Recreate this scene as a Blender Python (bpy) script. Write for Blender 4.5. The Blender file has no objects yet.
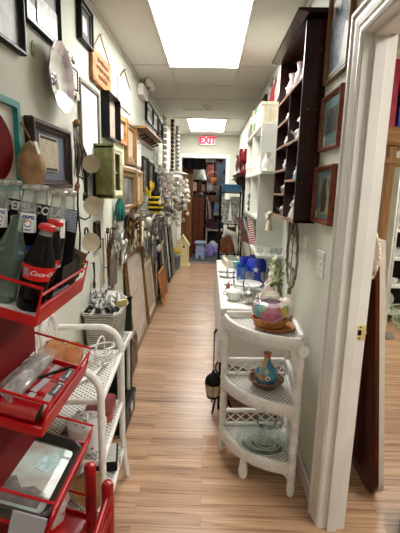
import bpy, bmesh, math, random
from mathutils import Vector, Matrix
PI = math.pi
SC = bpy.context.scene
COL = SC.collection
rnd = random.Random(7)

# ------------------------------------------------------------------ materials
def lin(c):
    out = []
    for v in c[:3]:
        v /= 255.0
        out.append(v / 12.92 if v <= .04045 else ((v + .055) / 1.055) ** 2.4)
    return (*out, 1.0)

def nodes_of(name):
    m = bpy.data.materials.new(name); m.use_nodes = True
    nt = m.node_tree
    return m, nt, nt.nodes['Principled BSDF']

def N(nt, t, **kw):
    n = nt.nodes.new(t)
    for k, v in kw.items():
        setattr(n, k, v)
    return n

def coords(nt, scale=(1, 1, 1), kind='Object'):
    tc = N(nt, 'ShaderNodeTexCoord'); mp = N(nt, 'ShaderNodeMapping')
    nt.links.new(tc.outputs[kind], mp.inputs['Vector'])
    mp.inputs['Scale'].default_value = scale
    return mp.outputs['Vector']

def ramp(nt, fac, stops):
    r = N(nt, 'ShaderNodeValToRGB'); cr = r.color_ramp
    while len(cr.elements) < len(stops):
        cr.elements.new(.5)
    for e, (p, c) in zip(cr.elements, stops):
        e.position = p; e.color = lin(c)
    nt.links.new(fac, r.inputs['Fac'])
    return r.outputs['Color']

def bump(nt, b, h, strength=.3, dist=.002):
    bp = N(nt, 'ShaderNodeBump'); bp.inputs['Strength'].default_value = strength
    bp.inputs['Distance'].default_value = dist
    nt.links.new(h, bp.inputs['Height']); nt.links.new(bp.outputs['Normal'], b.inputs['Normal'])

def M(name, col, rough=.5, metal=0., var=.12, vs=14., coat=0., bmp=0., emit=0., spec=.35):
    """a plain surface with a little procedural unevenness in its colour"""
    m, nt, b = nodes_of(name)
    v = coords(nt)
    n = N(nt, 'ShaderNodeTexNoise'); n.inputs['Scale'].default_value = vs; n.inputs['Detail'].default_value = 3
    nt.links.new(v, n.inputs['Vector'])
    lo = tuple(max(0, c * (1 - var)) for c in col); hi = tuple(min(255, c * (1 + var * .6)) for c in col)
    nt.links.new(ramp(nt, n.outputs['Fac'], [(.3, lo), (.7, hi)]), b.inputs['Base Color'])
    b.inputs['Roughness'].default_value = rough; b.inputs['Metallic'].default_value = metal
    b.inputs['Coat Weight'].default_value = coat; b.inputs['Coat Roughness'].default_value = .06
    b.inputs['Specular IOR Level'].default_value = spec
    if bmp:
        bump(nt, b, n.outputs['Fac'], bmp)
    if emit:
        b.inputs['Emission Color'].default_value = lin(col); b.inputs['Emission Strength'].default_value = emit
    return m

def wood(name, c1, c2, scale=(3, 30, 30), rough=.4, coat=0.):
    m, nt, b = nodes_of(name)
    v = coords(nt, scale)
    n = N(nt, 'ShaderNodeTexNoise'); n.inputs['Scale'].default_value = 1.; n.inputs['Detail'].default_value = 6
    n.inputs['Distortion'].default_value = .6
    nt.links.new(v, n.inputs['Vector'])
    nt.links.new(ramp(nt, n.outputs['Fac'], [(.3, c1), (.68, c2)]), b.inputs['Base Color'])
    b.inputs['Roughness'].default_value = rough; b.inputs['Coat Weight'].default_value = coat
    b.inputs['Specular IOR Level'].default_value = .28
    bump(nt, b, n.outputs['Fac'], .15, .001)
    return m

def pic(name, cols, scale=6., seed=0., coat=.8, stretch=(1, 1, 1)):
    """a glazed print: soft blotches running through a few colours"""
    m, nt, b = nodes_of(name)
    v = coords(nt, stretch)
    n = N(nt, 'ShaderNodeTexNoise', noise_dimensions='4D'); n.inputs['Scale'].default_value = scale
    n.inputs['Detail'].default_value = 5; n.inputs['W'].default_value = seed
    nt.links.new(v, n.inputs['Vector'])
    k = len(cols)
    nt.links.new(ramp(nt, n.outputs['Fac'], [(.3 + .4 * i / max(1, k - 1), c) for i, c in enumerate(cols)]), b.inputs['Base Color'])
    b.inputs['Roughness'].default_value = .45; b.inputs['Coat Weight'].default_value = coat
    b.inputs['Coat Roughness'].default_value = .03
    return m

def lines_paper(name, paper, ink, freq=50., rough=.6, axis='Z', coat=0.):
    """a sheet with rows of small broken marks"""
    m, nt, b = nodes_of(name)
    v = coords(nt)
    w = N(nt, 'ShaderNodeTexWave', wave_type='BANDS', bands_direction=axis); w.inputs['Scale'].default_value = freq / 6.28 * 2
    nt.links.new(v, w.inputs['Vector'])
    n = N(nt, 'ShaderNodeTexNoise'); n.inputs['Scale'].default_value = 60.
    nt.links.new(coords(nt, (1, 1, .35)), n.inputs['Vector'])
    mt = N(nt, 'ShaderNodeMath', operation='MULTIPLY')
    nt.links.new(w.outputs['Fac'], mt.inputs[0]); nt.links.new(n.outputs['Fac'], mt.inputs[1])
    nt.links.new(ramp(nt, mt.outputs[0], [(.40, paper), (.46, ink)]), b.inputs['Base Color'])
    b.inputs['Roughness'].default_value = rough; b.inputs['Coat Weight'].default_value = coat
    return m

def weave(name, c_hi, c_lo, scale=90., rough=.6):
    """woven cane: over-and-under strands"""
    m, nt, b = nodes_of(name)
    v = coords(nt)
    ws = []
    for d in ('X', 'Y', 'Z'):
        w = N(nt, 'ShaderNodeTexWave', wave_type='BANDS', bands_direction=d); w.inputs['Scale'].default_value = scale / 6.28
        w.inputs['Distortion'].default_value = .6
        nt.links.new(v, w.inputs['Vector']); ws.append(w)
    a = N(nt, 'ShaderNodeMath', operation='MULTIPLY'); nt.links.new(ws[0].outputs['Fac'], a.inputs[0]); nt.links.new(ws[1].outputs['Fac'], a.inputs[1])
    s = N(nt, 'ShaderNodeMath', operation='MAXIMUM'); nt.links.new(a.outputs[0], s.inputs[0])
    c = N(nt, 'ShaderNodeMath', operation='MULTIPLY'); nt.links.new(ws[2].outputs['Fac'], c.inputs[0]); c.inputs[1].default_value = .6
    nt.links.new(c.outputs[0], s.inputs[1])
    nt.links.new(ramp(nt, s.outputs[0], [(.05, c_lo), (.30, c_hi)]), b.inputs['Base Color'])
    b.inputs['Roughness'].default_value = rough
    bump(nt, b, s.outputs[0], .8, .003)
    return m

def glass(name, col, alpha=.25, rough=.02, haze=0., hz=(226, 232, 230), wrinkle=0.):
    """thin glass: clear straight on, mirror-like at a slant"""
    m = bpy.data.materials.new(name); m.use_nodes = True; nt = m.node_tree
    nt.nodes.remove(nt.nodes['Principled BSDF']); out = nt.nodes['Material Output']
    t = N(nt, 'ShaderNodeBsdfTransparent'); t.inputs['Color'].default_value = lin(col)
    g = N(nt, 'ShaderNodeBsdfGlossy'); g.inputs['Roughness'].default_value = rough; g.inputs['Color'].default_value = (1, 1, 1, 1)
    lw = N(nt, 'ShaderNodeLayerWeight'); lw.inputs['Blend'].default_value = alpha
    nz = N(nt, 'ShaderNodeTexNoise'); nz.inputs['Scale'].default_value = 30
    bp = N(nt, 'ShaderNodeBump'); bp.inputs['Strength'].default_value = wrinkle; bp.inputs['Distance'].default_value = .003
    nt.links.new(nz.outputs['Fac'], bp.inputs['Height']); nt.links.new(bp.outputs['Normal'], g.inputs['Normal'])
    mx = N(nt, 'ShaderNodeMixShader'); nt.links.new(lw.outputs['Fresnel'], mx.inputs[0])
    nt.links.new(t.outputs[0], mx.inputs[1]); nt.links.new(g.outputs[0], mx.inputs[2])
    df = N(nt, 'ShaderNodeBsdfDiffuse'); df.inputs['Color'].default_value = lin(hz)
    m2 = N(nt, 'ShaderNodeMixShader'); m2.inputs[0].default_value = haze
    nt.links.new(mx.outputs[0], m2.inputs[1]); nt.links.new(df.outputs[0], m2.inputs[2])
    nt.links.new(m2.outputs[0], out.inputs['Surface'])
    return m

def emitter(name, col, strength):
    m, nt, b = nodes_of(name)
    b.inputs['Base Color'].default_value = lin(col)
    b.inputs['Emission Color'].default_value = lin(col); b.inputs['Emission Strength'].default_value = strength
    return m

# ------------------------------------------------------------------ mesh helpers
class MB:
    """collects shapes into one mesh"""
    def __init__(s):
        s.v = []; s.f = []; s.sm = []
    def add(s, vs, fs, smooth=False):
        o = len(s.v); s.v += [tuple(p) for p in vs]; s.f += [tuple(i + o for i in f) for f in fs]; s.sm += [smooth] * len(fs)
        return s
    def box(s, c, d, rot=None, bev=0.):
        hx, hy, hz = d[0] / 2, d[1] / 2, d[2] / 2
        if bev:
            bm = bmesh.new(); bmesh.ops.create_cube(bm, size=1.)
            bmesh.ops.scale(bm, vec=d, verts=bm.verts)
            bmesh.ops.bevel(bm, geom=list(bm.edges), offset=min(bev, min(d) * .45), segments=2, affect='EDGES', profile=.6)
            vs = [v.co.copy() for v in bm.verts]; fs = [[v.index for v in f.verts] for f in bm.faces]; bm.free()
        else:
            vs = [Vector((x * hx, y * hy, z * hz)) for x in (-1, 1) for y in (-1, 1) for z in (-1, 1)]
            fs = [(0, 1, 3, 2), (4, 6, 7, 5), (0, 4, 5, 1), (2, 3, 7, 6), (0, 2, 6, 4), (1, 5, 7, 3)]
        R = rot if rot is not None else Matrix.Identity(3)
        return s.add([R @ v + Vector(c) for v in vs], fs)
    def box2(s, a, b, bev=0.):
        return s.box([(a[i] + b[i]) / 2 for i in range(3)], [abs(b[i] - a[i]) for i in range(3)], None, bev)
    def tube(s, pts, r, seg=8, closed=False, cap=True):
        pts = [Vector(p) for p in pts]; n = len(pts)
        rs = r if isinstance(r, (list, tuple)) else [r] * n
        vs = []; fs = []; up = None
        for i, p in enumerate(pts):
            if closed:
                t = pts[(i + 1) % n] - pts[i - 1]
            else:
                t = pts[min(i + 1, n - 1)] - pts[max(i - 1, 0)]
            if t.length < 1e-9: t = Vector((0, 0, 1))
            t.normalize()
            if up is None:
                up = Vector((0, 0, 1)) if abs(t.z) < .9 else Vector((1, 0, 0))
            a = up - t * up.dot(t)
            if a.length < 1e-6: a = t.orthogonal()
            a.normalize(); b = t.cross(a); up = a
            for k in range(seg):
                q = 2 * PI * k / seg
                vs.append(p + (a * math.cos(q) + b * math.sin(q)) * rs[i])
        m = n if closed else n - 1
        for i in range(m):
            j = (i + 1) % n
            for k in range(seg):
                l = (k + 1) % seg
                fs.append((i * seg + k, i * seg + l, j * seg + l, j * seg + k))
        if cap and not closed:
            fs.append(tuple(range(seg))[::-1]); fs.append(tuple((n - 1) * seg + k for k in range(seg)))
        return s.add(vs, fs, True)
    def cyl(s, p0, p1, r, seg=12, r2=None):
        return s.tube([p0, p1], [r, r if r2 is None else r2], seg)
    def lathe(s, prof, c=(0, 0, 0), seg=20, ribs=0, rib=0., sx=1., sy=1., rot=None, cap=True):
        vs = []; fs = []; n = len(prof)
        R = rot if rot is not None else Matrix.Identity(3)
        for (r, z) in prof:
            for k in range(seg):
                q = 2 * PI * k / seg
                rr = r * (1 + (rib * math.cos(ribs * q) if ribs else 0))
                vs.append(R @ Vector((rr * math.cos(q) * sx, rr * math.sin(q) * sy, z)) + Vector(c))
        for i in range(n - 1):
            for k in range(seg):
                l = (k + 1) % seg
                fs.append((i * seg + k, i * seg + l, (i + 1) * seg + l, (i + 1) * seg + k))
        if cap and prof[0][0] > 1e-6: fs.append(tuple(range(seg))[::-1])
        if cap and prof[-1][0] > 1e-6: fs.append(tuple((n - 1) * seg + k for k in range(seg)))
        return s.add(vs, fs, True)
    def ball(s, c, r, seg=12, rings=8, sc=(1, 1, 1), rot=None):
        prof = [(r * math.sin(PI * i / rings) * 1. + (1e-7), -r * math.cos(PI * i / rings) * sc[2]) for i in range(rings + 1)]
        return s.lathe(prof, c, seg, sx=sc[0], sy=sc[1], rot=rot)
    def prism(s, poly, depth, at=lambda u, v, w: (u, w, v), smooth=False):
        """poly in (u,v), extruded along w from 0 to depth; at() maps to xyz"""
        n = len(poly)
        vs = [at(u, v, 0) for u, v in poly] + [at(u, v, depth) for u, v in poly]
        fs = [tuple(range(n)), tuple(range(2 * n - 1, n - 1, -1))] + [(i, i + n, (i + 1) % n + n, (i + 1) % n) for i in range(n)]
        return s.add(vs, fs, smooth)
    def build(s, name, m, parent=None, autosmooth=True):
        me = bpy.data.meshes.new(name); me.from_pydata(s.v, [], s.f); me.update()
        bm = bmesh.new(); bm.from_mesh(me); bmesh.ops.recalc_face_normals(bm, faces=bm.faces); bm.to_mesh(me); bm.free()
        if any(s.sm):
            me.polygons.foreach_set('use_smooth', [bool(x) for x in s.sm])
            try: me.set_sharp_from_angle(angle=math.radians(40))
            except Exception: pass
        me.materials.append(m)
        o = bpy.data.objects.new(name, me); COL.objects.link(o)
        if parent is not None: o.parent = parent
        return o

def tag(o, label, cat, group=None, kind=None):
    o['label'] = label; o['category'] = cat
    if group: o['group'] = group
    if kind: o['kind'] = kind
    return o

def thing(name, label, cat, loc=(0, 0, 0), rot=(0, 0, 0), group=None):
    o = bpy.data.objects.new(name, None); COL.objects.link(o); o.empty_display_size = .05
    o.location = loc; o.rotation_euler = rot
    return tag(o, label, cat, group)

def struct(name, mb, m, parent=None):
    o = mb.build(name, m, parent)
    if parent is None: o['kind'] = 'structure'
    return o

def dup(root, loc=None, rot=None, label=None, group=None, scale=None):
    r = root.copy(); COL.objects.link(r)
    if loc is not None: r.location = loc
    if rot is not None: r.rotation_euler = rot
    if scale is not None: r.scale = (scale,) * 3
    if label: r['label'] = label
    if group: r['group'] = group
    for ch in list(root.children):
        c = ch.copy(); COL.objects.link(c); c.parent = r
        for g in list(ch.children):
            d = g.copy(); COL.objects.link(d); d.parent = c
    return r

def rotm(ax, deg):
    return Matrix.Rotation(math.radians(deg), 3, ax)

_txt = {}
def text_shape(body, size=.1, shear=0., bold=0.):
    """outline letters as flat (verts, faces), centred on the origin in the xy plane"""
    key = (body, size, shear, bold)
    if key in _txt: return _txt[key]
    cu = bpy.data.curves.new('lettering', 'FONT'); cu.body = body; cu.size = size; cu.shear = shear
    cu.align_x = 'CENTER'; cu.align_y = 'CENTER'; cu.offset = bold; cu.resolution_u = 3
    ob = bpy.data.objects.new('lettering', cu); COL.objects.link(ob)
    bpy.context.view_layer.update()
    me = bpy.data.meshes.new_from_object(ob.evaluated_get(bpy.context.evaluated_depsgraph_get()))
    vs = [v.co.copy() for v in me.vertices]; fs = [tuple(p.vertices) for p in me.polygons]
    bpy.data.objects.remove(ob); bpy.data.curves.remove(cu); bpy.data.meshes.remove(me)
    _txt[key] = (vs, fs); return vs, fs

def rrect(w, h, r, seg=5):
    pts = []
    for cx, cy, a0 in ((w / 2 - r, h / 2 - r, 0), (-w / 2 + r, h / 2 - r, 90), (-w / 2 + r, -h / 2 + r, 180), (w / 2 - r, -h / 2 + r, 270)):
        for i in range(seg + 1):
            a = math.radians(a0 + 90 * i / seg); pts.append((cx + r * math.cos(a), cy + r * math.sin(a)))
    return pts

def arc(c, r, a0, a1, n, f=lambda c, s: (c, s, 0)):
    return [tuple(c[k] + r * f(math.cos(math.radians(a0 + (a1 - a0) * i / n)), math.sin(math.radians(a0 + (a1 - a0) * i / n)))[k] for k in range(3)) for i in range(n + 1)]

# ------------------------------------------------------------------ palette
WALLM = M('wall_paint', (211, 213, 200), .7, var=.03, vs=3, bmp=.02)
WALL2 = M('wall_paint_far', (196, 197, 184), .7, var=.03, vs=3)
BLUEW = M('blue_wall_paint', (120, 150, 178), .7, var=.05, vs=3)
TRIMW = M('white_gloss_trim', (222, 220, 216), .35, var=.03, vs=6)
TILE = M('ceiling_tile', (206, 205, 197), .85, var=.05, vs=160, bmp=.08)
TBAR = M('ceiling_bar', (190, 188, 180), .4, var=.03)
WHITE = M('white_paint', (228, 227, 222), .45, var=.05)
SHELFW = M('white_shelf_paint', (206, 207, 199), .5, var=.04, vs=5)
CREAM = M('cream', (216, 207, 184), .55, var=.08)
BLACK = M('black_satin', (15, 13, 13), .4, var=.2, spec=.18)
BLACKM = M('black_iron', (18, 16, 15), .5, metal=.2, var=.2, spec=.2)
DARKW = wood('dark_stained_wood', (24, 11, 8), (52, 25, 18), (4, 40, 40), .4, .05)
CUBW = wood('mahogany_wood', (28, 9, 8), (56, 20, 16), (30, 30, 3), .35, .08)
REDW = wood('red_brown_wood', (88, 36, 20), (132, 62, 38), (4, 40, 40), .35, .2)
OAKW = wood('light_oak', (126, 90, 54), (168, 128, 82), (30, 30, 3), .45)
GOLDW = wood('gilt_wood', (98, 70, 36), (138, 104, 58), (5, 40, 40), .4)
PALEW = wood('pale_wood', (150, 122, 86), (188, 160, 118), (5, 40, 40), .5)
ORNGW = wood('orange_wood', (138, 84, 42), (206, 146, 86), (6, 40, 24), .55)
ARMW = wood('armoire_wood', (92, 54, 30), (134, 84, 50), (30, 30, 3), .45)
SILV = M('aged_silver', (178, 176, 172), .3, metal=.85, var=.35, vs=40)
PEWT = M('dull_pewter', (128, 126, 122), .45, metal=.6, var=.35, vs=30)
BRASS = M('brass', (188, 156, 78), .3, metal=.9, var=.2)
BRONZ = M('dark_bronze', (84, 58, 38), .4, metal=.5, var=.5, vs=30)
GILT = M('gilt_leaf', (190, 158, 84), .35, metal=.6, var=.35, vs=40)
TAN = M('tan_disc', (200, 188, 164), .45, metal=.15, var=.1)
SHELLW = M('shell_white', (232, 226, 212), .4, var=.12, vs=40)
PORC = M('porcelain', (236, 235, 232), .15, var=.03, coat=.5)
PINKP = M('pink_porcelain', (232, 206, 204), .2, var=.12, vs=30, coat=.4)
BLUEP = M('blue_porcelain', (150, 180, 214), .2, var=.25, vs=30, coat=.4)
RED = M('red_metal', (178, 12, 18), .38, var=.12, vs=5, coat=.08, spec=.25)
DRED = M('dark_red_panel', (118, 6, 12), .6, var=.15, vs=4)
REDWD = M('red_painted_wood', (156, 14, 20), .4, var=.22, vs=20, coat=.2)
PAPER = M('paper_white', (232, 232, 228), .7, var=.03)
ROPE = M('jute_rope', (150, 118, 80), .8, var=.2, vs=60)
TEAL = M('teal_paint', (46, 142, 138), .45, var=.1)
GREENB = M('olive_green_paint', (136, 140, 88), .5, var=.18, vs=25)
WICK = M('white_wicker', (238, 237, 233), .45, var=.04, vs=40, bmp=.08)
WICKW = weave('white_wicker_weave', (222, 220, 214), (84, 78, 72), 120.)
def flat_weave(name, c_hi, c_lo, scale=150., hole=(.22, .5)):
    m, nt, b = nodes_of(name)
    v = coords(nt); mp = N(nt, 'ShaderNodeMapping'); nt.links.new(v, mp.inputs['Vector']); mp.inputs['Rotation'].default_value = (0, 0, .7)
    ws = []
    for d in ('X', 'Y'):
        w = N(nt, 'ShaderNodeTexWave', wave_type='BANDS', bands_direction=d); w.inputs['Scale'].default_value = scale / 6.28
        w.inputs['Distortion'].default_value = 1.2; w.inputs['Detail'].default_value = 1.
        nt.links.new(mp.outputs[0], w.inputs['Vector']); ws.append(w)
    s = N(nt, 'ShaderNodeMath', operation='MAXIMUM'); nt.links.new(ws[0].outputs['Fac'], s.inputs[0]); nt.links.new(ws[1].outputs['Fac'], s.inputs[1])
    nt.links.new(ramp(nt, s.outputs[0], [(hole[0], c_lo), (hole[1], c_hi)]), b.inputs['Base Color'])
    b.inputs['Roughness'].default_value = .55; bump(nt, b, s.outputs[0], .8, .003)
    return m
WICKF = flat_weave('white_wicker_mat', (226, 224, 219), (78, 72, 66), 120., (.30, .62))
WICKG = weave('grey_white_basket_weave', (190, 186, 178), (74, 70, 66), 150.)
AMBW = weave('amber_wicker', (196, 128, 66), (98, 52, 22), 200.)
BRNW = weave('brown_wicker', (122, 88, 62), (48, 30, 20), 200.)
CLEAR = glass('clear_glass', (250, 252, 251), .22, haze=.10)
GREENG = glass('green_glass', (222, 234, 228), .2, haze=.20, hz=(146, 164, 154))
AMBG = glass('amber_glass', (250, 224, 196), .2, haze=.22, hz=(232, 190, 156))
SMOKG = glass('smoky_plate_glass', (250, 252, 250), .14, haze=.10, hz=(190, 204, 194))
RIM_HL = M('pale_green_rim_highlight', (196, 208, 196), .15, var=.1, coat=.6)  # highlight on clear plate edges, put into a pale colour
NECKG = glass('neck_glass', (250, 252, 251), .18, haze=.30, hz=(206, 212, 210))
COLAG = M('cola_in_glass', (13, 6, 5), .1, var=.15, spec=.2)
BOTG = glass('bottle_glass', (252, 253, 252), .16, haze=.015)
COBG = M('cobalt_glass', (20, 50, 176), .08, var=.3, vs=12, coat=.8)
COBG2 = M('bright_blue_glass', (36, 92, 190), .08, var=.3, vs=14, coat=.8)
COLA = M('cola', (12, 5, 4), .5, var=.2, spec=.03)
LIGHT_E, SIDE_E, STORE_E, BACK_E, EXPOSURE = 12., 15., 14., 4.5, .78
# ------------------------------------------------------------------ setting
XL, XR, XR2, YF, HC = -.713, .522, .630, 7.80, 2.479
YB = -2.6           # wall behind the camera
RX, RYF = 3.6, 5.6  # far sides of the room beyond the doorway
DY0, DY1, DH = .58, 1.50, 2.0

def floor_mat():
    m, nt, b = nodes_of('oak_laminate')
    tc = N(nt, 'ShaderNodeTexCoord')
    br = N(nt, 'ShaderNodeTexBrick', offset=.37, offset_frequency=2, squash=1.)
    nt.links.new(tc.outputs['Object'], br.inputs['Vector'])
    br.inputs['Scale'].default_value = 1.; br.inputs['Brick Width'].default_value = .82; br.inputs['Row Height'].default_value = .064
    br.inputs['Mortar Size'].default_value = .0012; br.inputs['Mortar Smooth'].default_value = .2; br.inputs['Bias'].default_value = 0
    br.inputs['Color1'].default_value = (0, 0, 0, 1); br.inputs['Color2'].default_value = (1, 1, 1, 1); br.inputs['Mortar'].default_value = (.5, .5, .5, 1)
    # grain runs along each strip; every strip is shifted by its own tone
    mp = N(nt, 'ShaderNodeMapping'); nt.links.new(tc.outputs['Object'], mp.inputs['Vector']); mp.inputs['Scale'].default_value = (1.7, 40, 1)
    ad = N(nt, 'ShaderNodeVectorMath', operation='MULTIPLY_ADD')
    nt.links.new(br.outputs['Color'], ad.inputs[0]); ad.inputs[1].default_value = (9, 5, 7); nt.links.new(mp.outputs[0], ad.inputs[2])
    n1 = N(nt, 'ShaderNodeTexNoise'); n1.inputs['Scale'].default_value = 1.; n1.inputs['Detail'].default_value = 6; n1.inputs['Distortion'].default_value = 1.2
    nt.links.new(ad.outputs[0], n1.inputs['Vector'])
    grain = ramp(nt, n1.outputs['Fac'], [(.30, (128, 94, 70)), (.44, (184, 148, 120)), (.66, (208, 175, 146))])
    tone = ramp(nt, br.outputs['Color'], [(0, (214, 205, 197)), (1, (255, 252, 248))])
    mx = N(nt, 'ShaderNodeMix', data_type='RGBA', blend_type='MULTIPLY'); mx.inputs[0].default_value = 1.
    nt.links.new(grain, mx.inputs[6]); nt.links.new(tone, mx.inputs[7])
    mj = N(nt, 'ShaderNodeMix', data_type='RGBA'); nt.links.new(br.outputs['Fac'], mj.inputs[0])
    nt.links.new(mx.outputs[2], mj.inputs[6]); mj.inputs[7].default_value = lin((150, 112, 84))
    nt.links.new(mj.outputs[2], b.inputs['Base Color'])
    b.inputs['Roughness'].default_value = .30
    bump(nt, b, n1.outputs['Fac'], .06, .001)
    return m
FLOOR = floor_mat()
CARPET = M('grey_carpet', (92, 92, 94), .95, var=.25, vs=120, bmp=.3)

struct('floor', MB().box2((XL - .1, YB, -.1), (RX, YF + .12, 0)), FLOOR)
struct('floor_beyond', MB().box2((-2.2, YF + .12, -.1), (2.2, 11.6, 0)), CARPET)
struct('ceiling', MB().box2((XL - .1, YB, HC), (RX, YF + .12, HC + .1)), TILE)
struct('ceiling_beyond', MB().box2((-2.2, YF + .12, HC), (2.2, 11.6, HC + .1)), TILE)
struct('wall_left', MB().box2((XL - .1, YB, 0), (XL, YF + .12, HC)), WALLM)
mb = MB().box2((XR, DY1 + .02, 0), (XR2, YF, HC)).box2((XR, DY0 - .02, DH + .02), (XR2, DY1 + .02, HC)).box2((XR, YB, 0), (XR2, DY0 - .02, HC))
struct('wall_right', mb, WALLM)
# end wall with the opening to the store room
OX0, OX1, OH = -.56, .29, 2.055
mb = MB().box2((XL, YF, 0), (OX0 - .02, YF + .12, HC)).box2((OX1 + .02, YF, 0), (XR, YF + .12, HC)).box2((OX0 - .02, YF, OH + .02), (OX1 + .02, YF + .12, HC))
struct('wall_end', mb, WALL2)
struct('wall_back', MB().box2((XL - .1, YB - .1, 0), (RX, YB, HC)), WALLM)
struct('wall_side_room_far', MB().box2((XR2, RYF, 0), (RX, RYF + .1, HC)), WALLM)
struct('wall_side_room_right', MB().box2((RX, YB, 0), (RX + .1, RYF, HC)), WALLM)
struct('wall_store_back', MB().box2((-2.2, 11.6, 0), (2.2, 11.7, HC)), BLUEW)
struct('wall_store_left', MB().box2((-2.3, YF + .12, 0), (-2.2, 11.6, HC)), BLUEW)
struct('wall_store_right', MB().box2((2.2, YF + .12, 0), (2.3, 11.6, HC)), BLUEW)
mb = MB().box2((-2.2, YF + .12, 0), (XL - .1, YF + .2, HC)).box2((XR2, YF + .02, 0), (2.2, YF + .12, HC))
struct('wall_store_front', mb, BLUEW)
# carpet strip threshold
struct('trim_1', MB().box2((OX0, YF - .01, 0), (OX1, YF + .13, .008)), M('threshold_metal', (150, 146, 138), .4, metal=.5))

# ceiling grid
mb = MB()
gx = (-.376, .212)
gy = [-1.43, -.12, 1.10, 2.325, 3.575, 4.80, 6.02, 7.26]
for x in gx: mb.box2((x - .012, YB, HC - .006), (x + .012, YF, HC))
for y in gy: mb.box2((XL, y - .012, HC - .005), (XR, y + .012, HC))
mb.box2((gx[0], 4.18, HC - .005), (gx[1], 4.204, HC)); mb.box2((gx[0], 5.40, HC - .005), (gx[1], 5.424, HC))
mb.box2((XL, YB, HC - .022), (XL + .02, YF, HC)).box2((XR - .02, YB, HC - .022), (XR, YF, HC)).box2((XL, YF - .02, HC - .022), (XR, YF, HC))
struct('trim_2', mb, TBAR)
mb = MB()
for x in (1.3, 1.9, 2.5, 3.1): mb.box2((x - .012, YB, HC - .005), (x + .012, RYF, HC))
for y in (-1.2, 0, 1.2, 2.4, 3.6, 4.8): mb.box2((XR2, y - .012, HC - .006), (RX, y + .012, HC))
struct('trim_3', mb, TBAR)

DIFF = emitter('lit_diffuser', (255, 252, 246), LIGHT_E)
DIFF2 = emitter('lit_diffuser_side', (255, 250, 240), SIDE_E)
DIFF4 = emitter('dim_diffuser', (255, 250, 240), BACK_E)
DIFF3 = emitter('lit_diffuser_store', (255, 250, 240), STORE_E)
def troffer(x0, x1, y0, y1, label, dm, group=None):
    t = thing('ceiling_light', label, 'ceiling light', ((x0 + x1) / 2, (y0 + y1) / 2, HC - .012), group=group)
    w, l = (x1 - x0) / 2, (y1 - y0) / 2
    f = MB()
    for a, b_ in (((-w - .012, -l - .012), (w + .012, -l)), ((-w - .012, l), (w + .012, l + .012)), ((-w - .012, -l), (-w, l)), ((w, -l), (w + .012, l))):
        f.box2((a[0], a[1], -.002), (b_[0], b_[1], .010))
    f.build('frame', TRIMW, t)
    MB().box2((-w, -l, 0), (w, l, .010)).build('diffuser', dm, t)
    return t
troffer(-.364, .200, 2.34, 3.56, 'large bright rectangular ceiling light panel nearest overhead', DIFF)
troffer(-.364, .200, 6.035, 7.245, 'smaller looking bright ceiling light panel just before the exit sign', DIFF)
troffer(-.364, .200, -1.415, -.135, 'dimmer rectangular ceiling light panel of the corridor behind the viewpoint', DIFF4)
troffer(1.312, 1.888, .015, 1.185, 'ceiling light panel over the near floor of the side room', DIFF2)
troffer(1.912, 2.488, 3.0, 4.2, 'ceiling light panel over the dish shelves of the side room', DIFF2)
troffer(-.3, .3, 9.1, 10.3, 'ceiling light panel inside the store room beyond the end doorway', DIFF3)

s = thing('smoke_detector', 'small round beige smoke detector on the ceiling between the two light panels', 'smoke detector', (-.06, 5.15, HC))
MB().lathe([(.0, -.045), (.035, -.043), (.05, -.03), (.06, -.012), (.06, 0)], seg=18).build('detector_body', CREAM, s)
MB().lathe([(.0, -.052), (.018, -.05), (.02, -.043)], seg=12).build('sensor_cap', M('beige_plastic', (150, 146, 132), .5), s)

# end doorway casing
mb = MB()
for x0, x1 in ((OX0 - .075, OX0), (OX1, OX1 + .075)): mb.box2((x0, YF - .02, 0), (x1, YF, OH + .075), .004)
mb.box2((OX0, YF - .02, OH), (OX1, YF, OH + .075), .004)
d = struct('door_2', mb, TRIMW)
mb = MB().box2((OX0 - .02, YF, 0), (OX0, YF + .12, OH + .02)).box2((OX1, YF, 0), (OX1 + .02, YF + .12, OH + .02)).box2((OX0, YF, OH), (OX1, YF + .12, OH + .02))
mb.build('door_jamb', TRIMW, d)

# doorway on the right: jamb, stop, moulded casing, strike plate
mb = MB().box2((XR - .004, DY1, 0), (XR2 + .004, DY1 + .02, DH + .02)).box2((XR - .004, DY0 - .02, 0), (XR2 + .004, DY0, DH + .02)).box2((XR - .004, DY0, DH), (XR2 + .004, DY1, DH + .02))
d = struct('door_1', mb, TRIMW)
mb = MB().box2((.553, DY1 - .017, 0), (.594, DY1, DH), .002).box2((.553, DY0, DH - .012), (.594, DY1 - .012, DH), .002).box2((.553, DY0, 0), (.594, DY0 + .012, DH - .012), .002)
mb.build('door_stop', TRIMW, d)
prof = [(0, 0), (0, .010), (.010, .014), (.020, .014), (.023, .006), (.030, .006), (.034, .012), (.052, .017), (.064, .018), (.067, .011), (.072, .011), (.076, .025), (.088, .025), (.092, .018), (.092, 0)]
def casing(xf, sgn):
    mb = MB(); n = len(prof)
    # mitred run: far leg up, head across, near leg down
    path = [(DY1 + .004, 0, (1, 0)), (DY1 + .004, DH + .004, (1, 1)), (DY0 - .004, DH + .004, (-1, 1)), (DY0 - .004, 0, (-1, 0))]
    vs = []
    for (y, z, (dy, dz)) in path:
        for (o, h) in prof: vs.append((xf + sgn * h, y + dy * o, z + dz * o))
    fs = []
    for i in range(3):
        for k in range(n - 1): fs.append((i * n + k, i * n + k + 1, (i + 1) * n + k + 1, (i + 1) * n + k))
    return mb.add(vs, fs)
casing(XR, -1).build('casing', TRIMW, d)
st = MB().prism(rrect(.034, .062, .008), .003, lambda u, v, w: (.615 + u * 1.1, DY1 - w - .0005, .915 + v))
st.tube([(.630, DY1 - .002, .915), (.637, DY1 - .001, .915)], .004).build('strike_plate', M('pale_brass', (226, 208, 150), .3, metal=.35, var=.06), d)
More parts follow.
